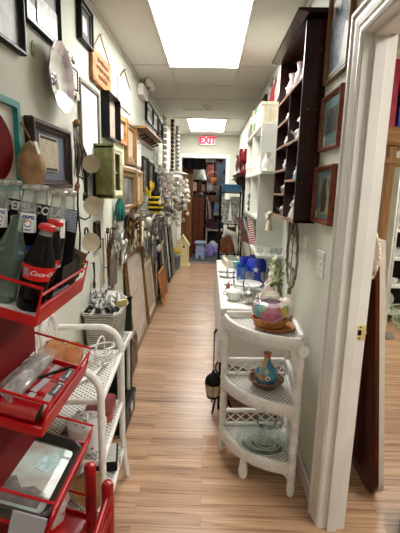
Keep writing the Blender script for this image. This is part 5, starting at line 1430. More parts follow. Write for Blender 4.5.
flag('small_flag', 'small striped flag with blue canton leaning from the cobalt canister', (.335, 3.02, zt + .205), (0, -.25, -.6), .33, .06, FL)
flag('small_flag', 'small dark grey and red flag behind the striped one', (.300, 3.11, zt + .182), (-.1, -.42, -.7), .36, .07, pic('dark_flag', [(40, 38, 44), (70, 50, 54), (150, 60, 60)], 22, 2, 0), False)

# lantern on an iron stand by the table
t = thing('iron_stand', 'black wrought iron scroll stand at the aisle side of the table', 'stand', (.098, 2.44, 0))
q = MB().tube([(0, 0, .0), (0, 0, .52), (-.01, 0, .56), (-.03, 0, .565), (-.04, 0, .54)], .008, 7)
q.build('upright', BLACKM, t)
q = MB()
for a in (0, 2.1, 4.2): q.tube([(0, 0, .12), (.05 * math.cos(a), .05 * math.sin(a), .10), (.075 * math.cos(a), .075 * math.sin(a), .03), (.09 * math.cos(a), .09 * math.sin(a), .006)], .007, 6)
q.build('scroll_foot', BLACKM, t)
q = MB()
for z in (.22, .30): q.tube([(.002 + .03 * math.sin(i * PI / 6), .02 * math.cos(i * PI / 6), z + .035 * math.cos(i * PI / 6)) for i in range(12)], .006, 6, True)
q.build('scroll_ring', BLACKM, t)
t = thing('lantern', 'black and cream lantern hanging from the wrought iron stand beside the table', 'lantern', (.056, 2.345, .150))
MB().tube([(.0, .095, .39), (.0, .06, .28), (0, 0, .175)], .004, 6).build('chain', BLACKM, t)
MB().lathe([(.050, .085), (.054, .10), (.048, .125), (.022, .150), (.010, .160), (.010, .175), (0, .178)], seg=18).build('cap', BLACK, t)
MB().lathe([(.036, 0), (.044, .04), (.050, .085)], seg=18).build('lantern_glass', M('cream_frosted_glass', (206, 190, 160), .3, var=.12), t)
MB().lathe([(.0, -.02), (.02, -.018), (.04, -.008), (.040, .004), (.0, .006)], seg=18).build('base', BLACK, t)
q = MB()
for a in (0, PI / 2, PI, 3 * PI / 2): q.tube([(.038 * math.cos(a), .038 * math.sin(a), 0), (.052 * math.cos(a), .052 * math.sin(a), .088)], .003, 5)
q.build('cage', BLACKM, t)
# ------------------------------------------------------------------ right wall: prints
t1 = frame('picture_frame', 'large narrow wood framed pale blue watercolour, top of the right wall by the doorway', 'picture', 'R', 1.625, 1.930, 1.932, 2.41, .024, wood('walnut_moulding', (96, 66, 42), (136, 100, 66), (40, 40, 4)), P_BLUEW, .022, style='cove')
t2 = frame('picture_frame', 'red brown framed print with teal mat, middle one beside the doorway', 'picture', 'R', 1.645, 1.925, 1.640, 1.878, .022, REDW, P_DARK, .024, .045, MATT)
t3 = frame('picture_frame', 'red brown framed teal print, lowest beside the doorway above the light switch', 'picture', 'R', 1.670, 1.960, 1.318, 1.575, .024, REDW, pic('teal_figure_print', [(64, 84, 88), (90, 116, 120), (150, 146, 120), (60, 74, 84)], 11, 7, .7), .024, .022, MATT)

def shape(t, nm, pts, m_, d):
    MB().prism(pts, .0008, lambda u, v, w: (u, -d - w, v)).build(nm, m_, t)
DK = M('print_dark', (44, 46, 44), .45, var=.4, vs=50, coat=.6); MD = M('print_mid', (104, 110, 108), .45, var=.3, vs=40, coat=.6); LT = M('print_light', (206, 208, 200), .45, var=.08, coat=.6); BL = M('print_blue_rock', (92, 110, 130), .45, var=.4, vs=30, coat=.6)
shape(t1, 'printed_rock', [(-.12, -.20), (.06, -.18), (.10, -.02), (.02, .10), (-.03, .02), (-.08, .06), (-.13, -.04)], BL, .0062); shape(t1, 'printed_sky', [(.02, -.20), (.13, -.20), (.13, -.08), (.07, -.05)], LT, .0072); shape(t1, 'printed_cliff', [(-.13, .08), (-.02, .12), (.06, .20), (-.13, .20)], MD, .0062)
shape(t2, 'printed_trees', [(-.085, -.05), (.085, -.05), (.085, .03), (.05, .055), (.02, .03), (-.02, .06), (-.05, .035), (-.085, .05)], DK, .0072); shape(t2, 'printed_field', [(-.085, -.07), (.085, -.07), (.085, -.05), (-.085, -.045)], MD, .0072); shape(t2, 'white_tag', [(-.10, -.10), (-.075, -.10), (-.075, -.055), (-.10, -.055)], LT, .0095)
shape(t3, 'printed_rider', [(-.035, -.075), (.03, -.075), (.045, -.01), (.02, .03), (.03, .065), (.0, .08), (-.02, .05), (-.045, .0)], DK, .0072); shape(t3, 'printed_ground', [(-.09, -.09), (.09, -.09), (.09, -.06), (.0, -.055), (-.09, -.065)], M('print_straw', (150, 136, 96), .5, coat=.6), .0070); shape(t3, 'white_tag', [(-.105, -.115), (-.085, -.115), (-.085, -.075), (-.105, -.075)], LT, .0095)

# ------------------------------------------------------------------ mahogany cubby shelf with figurines
t = thing('cubby_shelf', 'dark mahogany wall cubby shelf crowded with white figurines', 'shelf', (XR, 0, 0))
Y0, Y1, ZB, ZT_, DX = 1.972, 2.640, 1.305, 2.238, .105
q = MB().box2((-DX, Y0, ZB), (0, Y0 + .014, ZT_)).box2((-DX, Y1 - .014, ZB), (0, Y1, ZT_)).box2((-.006, Y0, ZB), (0, Y1, ZT_)).box2((-DX, Y0, ZB), (0, Y1, ZB + .012)).box2((-DX, Y0, ZT_ - .012), (0, Y1, ZT_))
q.build('carcass', CUBW, t)
MB().prism([(0, 0), (-DX - .004, 0), (-DX - .046, .006), (-DX - .052, .012), (-DX - .046, .018), (0, .018)], Y1 - Y0 + .09, lambda u, v, w: (u, Y0 - .045 + w, ZT_ + v)).build('cornice', CUBW, t)
YD = 2.275
cells = []
q = MB().box2((-DX + .002, YD - .005, ZB + .012), (-.004, YD + .005, 1.985)).build('divider', CUBW, t)
FRT = wood('worn_shelf_edge', (120, 92, 78), (160, 128, 110), (40, 4, 40))
def cshelf(y0, y1, z):
    s = MB().box2((-DX + .002, y0, z - .005), (-.004, y1, z + .005)).build('shelf_board', CUBW, t)
    MB().box2((-DX - .001, y0, z - .006), (-DX + .004, y1, z + .006)).build('front_edge', FRT, s)
cshelf(Y0 + .012, Y1 - .012, 1.985)
near = [1.305 + .012, 1.515, 1.712]; far = [1.305 + .012, 1.440, 1.580, 1.718, 1.855]
for z in near[1:]: cshelf(Y0 + .012, YD - .004, z)
for z in far[1:]: cshelf(YD + .004, Y1 - .012, z)
MB().box2((-DX - .001, Y0, ZB - .001), (-DX + .004, Y1, ZB + .014)).build('front_edge', FRT, t)
for z in (1.50, 1.84, 2.10):
    for x in (-.03, -.075): MB().lathe([(.0028, 0), (.0028, .0008), (0, .0012)], (x, Y0 - .0005, z), 8, rot=rotm('X', 90)).build('peg_hole', OAKW, t)
FX = XR - .055
def lady(label, y, z, s, m_, m2, seed, grp='porcelain figurines in the cubby shelf', x=FX):
    q = random.Random(seed)
    t = thing('figurine', label, 'figurine', (x, y, z), (0, 0, q.uniform(0, 6)), grp)
    MB().lathe([(.26 * s, 0), (.27 * s, .05 * s), (.20 * s, .28 * s), (.10 * s, .52 * s), (.13 * s, .66 * s), (.07 * s, .78 * s), (.05 * s, .80 * s)], seg=16, ribs=6, rib=.07).build('gown', m_, t)
    MB().ball((0, 0, .88 * s), .095 * s, 10, 8).build('head', m2, t)
    MB().tube([(-.12 * s, 0, .68 * s), (-.22 * s, -.05 * s, .52 * s), (-.06 * s, -.14 * s, .48 * s)], .04 * s, 6).build('arm', m2, t); MB().tube([(.12 * s, 0, .68 * s), (.24 * s, .02 * s, .55 * s), (.16 * s, -.1 * s, .66 * s)], .04 * s, 6).build('arm', m2, t)
    return t
def pitcher(label, y, z, s, m_, grp, x=FX):
    t = thing('pitcher', label, 'pitcher', (x, y, z), (0, 0, rnd.uniform(-.6, .6)), grp)
    MB().lathe([(.20 * s, 0), (.22 * s, .04 * s), (.30 * s, .28 * s), (.24 * s, .55 * s), (.15 * s, .74 * s), (.22 * s, 1. * s), (.19 * s, 1. * s), (.12 * s, .76 * s), (0, .7 * s)], seg=18).build('pitcher_body', m_, t)
    MB().tube([(.14 * s, 0, .86 * s), (.36 * s, 0, .82 * s), (.38 * s, 0, .55 * s), (.26 * s, 0, .38 * s)], .045 * s, 6).build('handle', m_, t)
    return t
def bird(label, y, z, s, m_, grp, x=FX):
    t = thing('bird_figurine', label, 'figurine', (x, y, z), (0, 0, rnd.uniform(-.5, .5) + 1.2), grp)
    MB().ball((0, 0, .34 * s), .30 * s, 12, 8, (1.25, .8, 1)).ball((.30 * s, 0, .70 * s), .17 * s, 10, 7).build('bird_body', m_, t)
    MB().lathe([(.22 * s, 0), (.22 * s, .06 * s), (0, .08 * s)], seg=12).build('plinth', PORC, t)
    q = MB(); leafy(q, (-.25 * s, 0, .4 * s), .5 * s, .14 * s, (-1, 0, .25)); q.tube([(.44 * s, 0, .70 * s), (.54 * s, 0, .68 * s)], [.05 * s, .01 * s], 6); q.build('tail_and_beak', BLUEP, t)
    return t
G = 'porcelain figurines in the cubby shelf'
for k, y in enumerate((2.06, 2.155, 2.25, 2.36, 2.46, 2.555)):
    lab = 'on open top shelf of the dark cubby, ' + ('nearest', 'second nearest', 'third nearest', 'third from far end', 'second from far end', 'farthest')[k]
    if k % 2 == 0: pitcher('small lilac white pitcher ' + lab, y, 1.990, .135, PINKP if k else PORC, G)
    else: lady('white figurine ' + lab, y, 1.990, .125, PORC, PORC, k)
rows = ('bottom', 'middle', 'upper')
for k, z in enumerate(near):
    zz = z + (.005 if k else .0)
    lady(('tall white robed', 'pale blue gowned', 'white')[k] + ' lady figurine in the %s near cell of the dark cubby' % rows[k], 2.07, zz, (.165, .165, .17)[k], (PORC, BLUEP, PORC)[k], PORC, k + 20)
    (lady if k == 0 else bird)('%s figurine in the %s near cell of the dark cubby' % (('smaller white bell gowned', 'small white bird', 'small pink and white bird')[k], rows[k]), 2.19, zz, (.13, .09, .11)[k], (PORC, PORC, PINKP)[k], *((PORC, 31) if k == 0 else (G,)))
for k, z in enumerate(far):
    zz = z + (.005 if k else 0)
    row = ('lowest', 'second', 'third', 'fourth', 'top')[k]
    if k % 2: lady('pink gowned figurine in the %s far cell of the dark cubby' % row, 2.38, zz, .11, PINKP, PORC, k + 40)
    else: lady('white figurine in the %s far cell of the dark cubby' % row, 2.38, zz, .115, PORC, PINKP, k + 40)
    bird('small porcelain bird at the back of the %s far cell of the dark cubby' % row, 2.53, zz, .085, SHELLW if k % 2 else PORC, G)
t = thing('fabric_angel', 'cream stuffed angel ornament hung from the far lower corner of the cubby shelf', 'ornament', (XR - DX - .022, 2.60, 1.285))
MB().lathe([(0, -.085), (.024, -.08), (.018, -.03), (.010, .01), (0, .012)], seg=12).build('body', CREAM, t); MB().ball((0, 0, .028), .018, 10, 7).build('head', CREAM, t)
w = MB()
for d in (-1, 1): leafy(w, (0, 0, 0), .075, .022, (-.3, d, .25))
w.build('wing', SHELLW, t)
frame('picture_frame', 'tiny dark framed picture just under the cubby shelf', 'picture', 'R', 2.40, 2.52, 1.20, 1.295, .016, DARKW, P_CREAM, .014)

# hanging things below the cubby
t = thing('wire_wall_hanger', 'long oval vine and wire wall hanger with crossed centre below the cubby', 'wall hanging', (XR - .022, 2.33, 1.09))
q = MB()
for k in range(3):
    q.tube([(.006 * math.sin(5 * a + k * 2), .140 * math.cos(a) * (1 + .03 * math.sin(4 * a + k)), .20 * math.sin(a) * (1 + .03 * math.cos(3 * a + k))) for a in [i * PI / 18 for i in range(36)]], .0038, 6, True)
q.build('vine_hoop', M('grey_brown_vine', (132, 122, 100), .7, var=.3, vs=40), t)
q = MB().tube([(0, -.10, .11), (0, 0, .05), (0, .10, .11)], .003, 5).tube([(0, 0, .19), (0, 0, -.19)], .003, 5).tube([(0, -.11, .02), (0, .11, .02)], .003, 5)
for s_ in (-1, 1): q.tube(spiral((0, s_ * .05, .13), .03, s_ * 1.2, 0), .003, 5).tube(spiral((0, s_ * .05, -.08), .03, s_ * 1.2, 0), .003, 5)
q.build('wire_scroll', PEWT, t)
t = thing('flower_spray', 'spray of pale green and cream cloth flowers hanging below the vine hoop', 'flowers', (XR - .075, 2.42, .95))
g = MB()
for k in range(20): leafy(g, (rnd.uniform(-.02, .03), rnd.uniform(-.05, .05), rnd.uniform(-.08, .08)), .055, .014, (rnd.uniform(-1, .3), rnd.uniform(-1, 1), rnd.uniform(-1, .6)))
g.build('leaves', M('soft_green_leaf', (118, 138, 84), .7, var=.2), t)
for k in range(12):
    q = MB(); rose(q, (-.03 + rnd.uniform(-.015, .02), rnd.uniform(-.07, .07), rnd.uniform(-.08, .10)), .023, (-1, rnd.uniform(-.8, .2), rnd.uniform(-.3, .5))); q.build('flower_head', M('cream_green_flower', (216, 218, 184), .7, var=.12), t)
MB().tube([(.05, 0, .12), (.02, 0, .05), (0, 0, 0)], .003, 5).build('stem', M('stem_green', (92, 110, 66), .7), t)
t = thing('paper_strip', 'white lace strip hanging on the wall behind the vine hoop', 'cloth', (XR - .004, 2.62, 1.13))
vs = [(-.004 + .003 * math.sin(i * 1.5), -.05 + .10 * i / 10, z) for z in (.16, .05, -.06, -.17) for i in range(11)]
MB().add(vs, [(r * 11 + i, r * 11 + i + 1, (r + 1) * 11 + i + 1, (r + 1) * 11 + i) for r in range(3) for i in range(10)], True).build('lace', M('white_lace', (228, 230, 230), .8, var=.1, vs=80), t)
t = thing('price_tag', 'small grey hang tag dangling below the green flower spray', 'tag', (XR - .03, 2.30, .875), (0, 0, 0))
MB().prism([(-.012, -.022), (.012, -.022), (.012, .014), (0, .022), (-.012, .014)], .0015, lambda u, v, w: (u, -w, v)).build('tag_card', M('grey_card', (120, 112, 96), .8), t)
MB().tube([(0, 0, .02), (.012, 0, .07), (.031, 0, .13)], .001, 4).build('string', ROPE, t)

# ------------------------------------------------------------------ white bookcase along the right wall
t = thing('bookcase', 'tall white open bookcase on the right wall beyond the dark cubby', 'bookcase', (XR, 0, 0))
BX = -.185; BY = (2.665, 2.80, 3.35, 3.85); BZ = (1.015, 1.265, 1.580, 1.905)
def wbox(*a, name='panel'): return MB().box2(*a).build(name, SHELFW, t)
for y in BY[1:]: wbox((BX, y - .010, BZ[0]), (0, y + .010, BZ[-1]), name='upright')
wbox((-.008, BY[1], BZ[0]), (0, BY[-1], BZ[-1]), name='back_panel')
for z in BZ: wbox((BX - .004, BY[0] if z in (BZ[0], BZ[2]) else BY[1], z - .009), (-.0, BY[-1] + .01, z + .009), name='shelf_board')
# stands on posts that rest on the table behind
for y in (2.80, 3.85): wbox((-.03, y - .02, TTZ + .004), (-.005, y + .02, BZ[0] - .009), name='foot')
bx = XR - .115
zt0, zt1, zt2, zt3 = BZ[0] + .0095, BZ[1] + .0095, BZ[2] + .0095, BZ[3] + .0095
# lowest board: white crosses, cups
for k, y in enumerate((2.86, 2.96, 3.06, 3.20, 3.34)):
    lab = ('nearest', 'second from near end', 'middle', 'second from far end', 'farthest')[k]
    if k % 2 == 0:
        pitcher('small white jug on bottom board of the white bookcase, ' + lab, y, zt0, .095, PORC, 'white china on the bottom board of the white bookcase', x=bx - .02)
    else:
        t2 = thing('standing_cross', 'small silver cross on bottom board of the white bookcase, ' + lab, 'cross', (bx - .03, y, zt0), (0, 0, 1.2), 'white china on the bottom board of the white bookcase')
        MB().box((0, 0, .065), (.016, .012, .13), None, .003).box((0, 0, .085), (.075, .012, .016), None, .003).build('cross_bar', SILV, t2); MB().box((0, 0, .006), (.05, .03, .012), None, .003).build('foot', SILV, t2)
for k, (x, y) in enumerate(((XR - .16, 2.715), (XR - .12, 2.70), (XR - .075, 2.70), (XR - .16, 2.80), (XR - .035, 2.70))):
    t2 = vase('china_cup' if k % 2 else 'tea_light_holder', 'tiny %s at near end of bottom bookcase board, %s' % (('clear faceted holder', 'white china cup')[k % 2], ('aisle side corner', 'second from the aisle', 'middle', 'behind corner piece', 'against wall')[k]), 'cup' if k % 2 else 'candle holder', (x, y, zt0), [(.012, 0), (.016, .004), (.020, .03), (.024, .05), (.021, .05), (.016, .012), (0, .008)], PORC if k % 2 else NECKG, 'cup_body', 16, 8, .04)
for k, y in enumerate((3.42, 3.53, 3.64, 3.75)):
    t2 = thing('standing_cross', 'dark wire figure on the second board of the white bookcase, ' + ('nearest', 'second', 'third', 'farthest')[k] + ' of four', 'ornament', (bx - .04, y, zt1), (0, 0, .9), 'dark wire figures on the second bookcase board')
    q = MB().tube([(0, 0, .0), (0, 0, .12)], .004, 5).tube([(-.03, 0, .06), (0, 0, .09), (.03, 0, .07)], .004, 5); q.tube([(.018 * math.cos(i * PI / 5), 0, .137 + .018 * math.sin(i * PI / 5)) for i in range(10)], .003, 5, True); q.tube([(-.02, 0, 0), (0, 0, .03), (.02, 0, 0)], .004, 5); q.build('wire_body', BLACKM, t2)
for k, (y, s, m_, fn) in enumerate(((2.72, .15, PORC, 'p'), (2.86, .15, BLUEP, 'p'), (2.98, .13, PORC, 'l'), (3.12, .16, PORC, 'p'), (3.25, .13, SHELLW, 'l'), (3.44, .16, PORC, 'l'), (3.56, .13, GILT, 'p'), (3.66, .15, PORC, 'l'), (3.76, .13, PINKP, 'l'))):
    lab = 'on the middle board of the white bookcase, %s from near end' % ('first second third fourth fifth sixth seventh eighth ninth tenth eleventh'.split()[k])
    if fn == 'l': lady('porcelain figurine ' + lab, y, zt2, s, m_, PORC, 60 + k, 'china on the middle bookcase board', x=bx - .03)
    else: pitcher('china jug ' + lab, y, zt2, s * .8, m_, 'china on the middle bookcase board', x=bx - .03)
# top board
t2 = thing('storage_box', 'cream ridged box on top of the white bookcase near the dark cubby', 'box', (XR - .11, 2.95, zt3))
q = MB().box((0, 0, .06), (.15, .22, .12), None, .006)
for k in range(5): q.box((-.077, -.09 + k * .045, .06), (.006, .014, .11)); q.box((-.06 + k * .03, -.112, .06), (.012, .006, .11))
q.build('box_body', CREAM, t2)
MB().box((0, 0, .128), (.165, .235, .022), None, .006).build('lid', CREAM, t2)
o = disc('porcelain_platter', 'tall pale platter with light blue pattern leaning on the wall above the cream box', 'plate', (XR - .03, 3.02, zt3 + .325), .155, pic('pale_platter', [(216, 220, 222), (238, 238, 234), (160, 186, 204)], 9, 3, 1.), 'platter_body', (0, -1.42, 0)); 
o = thing('red_plate', 'dark red plate standing on edge beside the pale platter on the bookcase top', 'plate', (XR - .05, 3.30, zt3 + .205), (0, -1.40, 0))
MB().lathe([(0, .001), (.13, .001), (.19, .014), (.195, .018), (.13, .008), (0, .006)], seg=36).build('plate_body', M('dark_red_glaze', (150, 30, 44), .25, var=.15, coat=.6), o)
for k, (y, h, c, w_) in enumerate(((3.13, .12, (206, 202, 190), 'cream'), (3.22, .16, (56, 112, 74), 'green'), (3.31, .15, (72, 132, 92), 'short green'), (3.41, .18, (188, 166, 112), 'buff yellow'), (3.53, .21, (74, 72, 64), 'dark grey'), (3.66, .18, (130, 126, 112), 'pale grey'), (3.78, .16, (176, 150, 140), 'dusty pink'))):
    if k < 3 and k == 0: pass
    t2 = thing('storage_tin' if k > 3 else 'book', '%s upright %s on the bookcase top between cream box and far end' % (w_, 'tin' if k > 3 else 'book'), 'tin' if k > 3 else 'book', (XR - .13, y, zt3), (0, 0, .05 * (k % 3 - 1)), 'upright books and tins on the bookcase top')
    mm = M('bookcase_top_%d' % k, c, .55, var=.1)
    MB().box((0, 0, h / 2), (.12, .07, h), None, .004).build('body', mm, t2)
    MB().box((-.0605, 0, h * .6), (.002, .05, h * .3)).build('label_panel', PAPER, t2)
frame('picture_frame', 'dark framed picture hung on the wall above the far end of the white bookcase', 'picture', 'R', 3.98, 4.40, 2.08, 2.36, .045, DARKW, P_DARK, .03)
frame('picture_frame', 'grey framed photo behind the tins on the bookcase top', 'picture', 'R', 3.50, 3.80, 2.15, 2.40, .03, PEWT, P_GREY, .02)

# bracket shelf further on
t = thing('bracket_shelf', 'dark carved wooden bracket shelf on the right wall near the end doorway', 'shelf', (XR, 4.45, 1.60))
MB().prism([(0, 0), (-.25, 0), (-.255, .018), (-.26, .03), (0, .03)], .70, lambda u, v, w: (u, w - .35, v)).build('shelf_board', DARKW, t)
for y in (-.2, .2): MB().prism([(0, 0), (-.22, 0), (-.21, -.07), (-.14, -.10), (-.09, -.22), (0, -.28)], .03, lambda u, v, w: (u, y + w, v)).build('bracket', DARKW, t)
z_ = 1.631
vase('candle_lamp', 'ruby glass candle lamp on the dark bracket shelf', 'lamp', (XR - .18, 4.22, z_), [(.04, 0), (.045, .01), (.02, .04), (.02, .10), (.05, .13), (.055, .20), (.045, .25), (.04, .25), (.05, .2), (.045, .14), (0, .12)], M('ruby_glass', (130, 24, 34), .15, coat=.7), 'lamp_glass')
vase('candle_holder', 'dark tall candle holder on the dark bracket shelf beside the ruby lamp', 'candle holder', (XR - .19, 4.38, z_), [(.05, 0), (.05, .012), (.02, .03), (.028, .10), (.018, .18), (.035, .24), (.0, .26)], DARKW, 'turned_stem')
lady('white china figurine on the dark bracket shelf, middle of the group', 4.54, z_, .22, PORC, PORC, 90, 'pieces on the dark bracket shelf', XR - .17)
lady('pink china figurine at the far end of the dark bracket shelf', 4.70, z_, .18, PINKP, PORC, 91, 'pieces on the dark bracket shelf', XR - .16)
t = thing('bracket_shelf', 'smaller reddish bracket shelf beyond the dark carved one, next to the doorway casing', 'shelf', (XR, 6.6, 1.62))
MB().box2((-.16, -.25, 0), (0, .25, .025), .004).build('shelf_board', REDW, t)
for y in (-.15, .15): MB().prism([(0, 0), (-.12, 0), (-.06, -.07), (0, -.16)], .025, lambda u, v, w: (u, y + w, v)).build('bracket', REDW, t)
vase('candle_lamp', 'slim red and clear lamp on the smaller reddish bracket shelf', 'lamp', (XR - .08, 6.5, 1.646), [(.05, 0), (.05, .02), (.015, .06), (.04, .12), (.05, .2), (.03, .30), (.05, .36), (0, .36)], M('dark_red_lamp', (90, 30, 32), .3, coat=.5), 'lamp_glass')
lady('white china lady on the smaller reddish bracket shelf', 6.7, 1.646, .26, PORC, PINKP, 95, 'pieces on the dark bracket shelf', XR - .08)

# ------------------------------------------------------------------ black metal rack by the end doorway
t = thing('metal_rack', 'black open metal rack standing on the right before the end doorway', 'rack', (0, 0, 0))
RX0, RX1, RY0, RY1 = .165, .500, 6.05, 6.55
for x in (RX0, RX1):
    for y in (RY0, RY1): MB().tube([(x, y, 0), (x, y, 1.50)], .013, 8).ball((x, y, 1.51), .018, 8, 6).build('post', BLACKM, t)
for z in (.12, .48, .95, 1.42):
    q = MB().tube([(RX0, RY0, z), (RX1, RY0, z), (RX1, RY1, z), (RX0, RY1, z)], .009, 6, True)
    for k in range(1, 9): q.tube([(RX0 + (RX1 - RX0) * k / 9, RY0, z), (RX0 + (RX1 - RX0) * k / 9, RY1, z)], .004, 4)
    q.build('wire_shelf', BLACKM, t)
mx, my = (RX0 + RX1) / 2, (RY0 + RY1) / 2
o = thing('folded_blanket', 'folded bright blue blanket on the top of the black metal rack', 'blanket', (mx, my - .05, 1.430))
for k in range(3): MB().box((0, 0, .022 + k * .040), (.30 - .01 * k, .36, .038), None, .016).build('fold', M('blue_blanket', (64, 120, 160), .85, var=.15, vs=40, bmp=.2), o)
for k, (x, z, h, lab) in enumerate(((.25, .96, .36, 'left'), (.40, .96, .40, 'right'))):
    o = thing('glass_vase', 'tall silvery cut glass vase on the black metal rack, %s of the pair' % lab, 'vase', (x, 6.25, z))
    MB().lathe([(.05, 0), (.055, .01), (.04, .06), (.06, h * .6), (.075, h), (.07, h), (.055, h * .6), (.034, .06), (0, .02)], seg=24, ribs=12, rib=.05).build('vase_glass', pic('silver_cut_glass', [(70, 74, 76), (150, 156, 158), (214, 218, 218), (60, 62, 66)], 28, 3, 1.), o)
o = thing('tote_bag', 'tan brown slouching bag with white scarf on the black metal rack', 'bag', (.30, 6.17, .49))
MB().lathe([(.10, 0), (.13, .06), (.12, .18), (.07, .28), (.05, .30)], (0, 0, 0), 18, 7, .06).build('bag_body', M('tan_leather', (132, 82, 56), .6, var=.2), o)
MB().tube([(-.07, -.05, .26), (-.02, -.11, .34), (.08, -.10, .30), (.13, -.06, .12), (.14, -.04, .0)], [.03, .05, .05, .045, .02], 9).build('white_scarf', M('white_scarf_cloth', (222, 222, 218), .85, var=.08), o)
o = thing('woven_basket', 'teal and blue woven basket at the foot of the black metal rack', 'basket', (.34, 6.15, .13))
MB().lathe([(.11, 0), (.14, .05), (.15, .18), (.14, .28), (.13, .28), (.13, .06), (0, .02)], seg=26, ribs=13, rib=.03).build('basket_body', pic('teal_weave', [(26, 96, 110), (50, 150, 170), (30, 70, 120)], 24, 3, 0), o)
o = thing('ladder_back_chair', 'small dark chair behind the black metal rack seen through its wires', 'chair', (.42, 7.2, 0))
for x in (-.07, .07):
    for y in (-.15, .15): MB().cyl((x, y, 0), (x, y, .42 if y < 0 else .85), .013, 8).build('leg', DARKW, o)
MB().box((0, 0, .43), (.18, .34, .03), None, .006).build('seat', DARKW, o); MB().box((0, .15, .75), (.15, .02, .08)).build('backrest', DARKW, o)

# ------------------------------------------------------------------ store room beyond the end doorway
t = thing('armoire', 'tall brown wooden armoire with pale glazed door just inside the store room', 'armoire', (-.52, 8.75, 0))
MB().box2((-.30, -.25, .05), (.14, .25, 1.80), .01).build('body', ARMW, t)
MB().box2((-.33, -.28, 1.80), (.17, .28, 1.88), .012).build('cornice', ARMW, t); MB().box2((-.32, -.27, 0), (.16, .27, .07), .008).build('plinth', ARMW, t)
d = MB().box2((-.24, -.272, .95), (.08, -.250, 1.74), .006).box2((-.24, -.272, .12), (.08, -.250, .90), .006).build('door', ARMW, t)
MB().box2((-.20, -.278, 1.02), (.04, -.272, 1.68)).build('pale_glazing', pic('lace_glazing', [(150, 150, 138), (186, 188, 174), (120, 116, 104)], 12, 3, .6), d)
for z in (.55, 1.0, 1.35): MB().ball((.06, -.285, z), .018, 9, 6).build('knob', BRASS, d)
t = thing('wardrobe', 'red brown plain wardrobe beside the armoire in the store room', 'wardrobe', (-.262, 9.32, 0))
MB().box2((-.12, -.28, .04), (.14, .28, 1.30), .01).build('body', wood('red_wardrobe_wood', (78, 34, 20), (112, 54, 34), (30, 30, 3)), t)
MB().box2((-.13, -.29, 0), (.15, .29, .06)).build('plinth', DARKW, t); MB().box2((-.14, -.30, 1.30), (.16, .30, 1.34), .006).build('top', DARKW, t)
t = thing('hanging_coat', 'dark maroon coat with pale sleeve hanging on the wardrobe end', 'coat', (.02, 8.95, .62))
MB().lathe([(.02, .72), (.06, .70), (.085, .60), (.07, .30), (.10, 0), (.09, 0), (0, .02)], seg=18, ribs=6, rib=.10, sy=.6).build('coat_body', M('maroon_cloth', (66, 26, 40), .85, var=.3), t)
MB().tube([(-.05, -.05, .66), (-.02, -.09, .45), (.0, -.10, .20)], [.035, .03, .028], 8).build('pale_sleeve', M('grey_cloth', (150, 140, 136), .85, var=.2), t)
t = thing('table_lamp', 'table lamp with white bell shade on top of the wardrobe in the store room', 'lamp', (-.24, 9.20, 1.345))
MB().lathe([(.09, 0), (.10, .02), (.03, .05), (.06, .14), (.03, .24), (.012, .30), (.012, .42)], seg=20).build('base', M('dusky_lamp', (110, 70, 66), .4, var=.3), t)
MB().lathe([(.155, .34), (.15, .36), (.105, .50), (.075, .62), (.072, .62), (.10, .50), (.145, .36)], seg=26, cap=False).build('lamp_shade', M('white_shade', (226, 236, 226), .7, var=.03), t)
for k, (x, y, z, r, m_, lab) in enumerate(((.34, 8.70, 1.80, .13, M('straw_hat', (150, 104, 64), .8, var=.25), 'wide tan straw hat'), (-.10, 9.75, 1.68, .12, M('dark_hat', (60, 40, 38), .8), 'dark brown felt hat'), (.18, 9.05, 2.06, .15, M('brown_hat', (96, 52, 36), .8, var=.2), 'red brown wide hat'))):
    t = thing('hat', lab + ' hanging high in the store room', 'hat', (x, y, z))
    MB().lathe([(r, -.01), (r * 1.02, 0), (r * .6, .012), (r * .55, .09), (r * .35, .11), (0, .105)], seg=24).build('crown_and_brim', m_, t)
    MB().lathe([(r * .605, .010), (r * .59, .035)], seg=24).build('hat_band', BLACK, t)
    MB().tube([(0, 0, .10), (0, 0, .3), (0, 0, HC - z)], .002, 4).build('hanging_cord', ROPE, t)
for k, (x, y, z, lab) in enumerate(((.10, 8.85, 1.20, 'round dark wicker basket hanging nearest the lamp'), (.20, 9.25, 1.42, 'pale handled basket hanging right of the dark one'), (.06, 10.1, 1.62, 'small rust basket hanging above the other baskets'))):
    t = thing('hanging_basket', lab + ' in the store room', 'basket', (x, y, z))
    MB().lathe([(.09, 0), (.13, .04), (.15, .14), (.14, .14), (.11, .03), (0, .01)], seg=24, ribs=12, rib=.02).build('basket_body', (BRNW, WICKG, AMBW)[k], t)
    MB().tube(arc((0, 0, .14), .145, 0, 180, 12, lambda c, s: (c, 0, s)), .008, 6).build('handle', BRNW, t)
    MB().tube([(0, 0, .28), (0, 0, HC - z)], .002, 4).build('hanging_cord', ROPE, t)
t = thing('dark_curtain', 'dark cloths hanging across the top left of the end doorway', 'cloth', (-.36, 8.25, 1.86))
vs = [( -.20 + .46 * i / 20, .025 * math.sin(i * 1.1), z) for z in (.0, .10, .20, .26) for i in range(21)]
MB().add(vs, [(r * 21 + i, r * 21 + i + 1, (r + 1) * 21 + i + 1, (r + 1) * 21 + i) for r in range(3) for i in range(20)], True).build('cloth_fold', M('black_cloth', (28, 26, 30), .9, var=.3), t)
MB().cyl((-.25, 0, .27), (.50, 0, .27), .012, 8).build('rod', BLACKM, t)
t = thing('tall_shelves', 'tall dark wooden shelves crammed with dim boxes at the back of the store room', 'shelves', (-.30, 10.75, 0))
MB().box2((-.75, -.18, 0), (-.72, .18, 2.2)).box2((.43, -.18, 0), (.46, .18, 2.2)).box2((-.75, .16, 0), (.46, .18, 2.2)).build('carcass', DARKW, t)
for z in (.05, .5, .95, 1.4, 1.8, 2.18): MB().box2((-.72, -.18, z - .015), (.43, .16, z + .015)).build('shelf_board', DARKW, t)
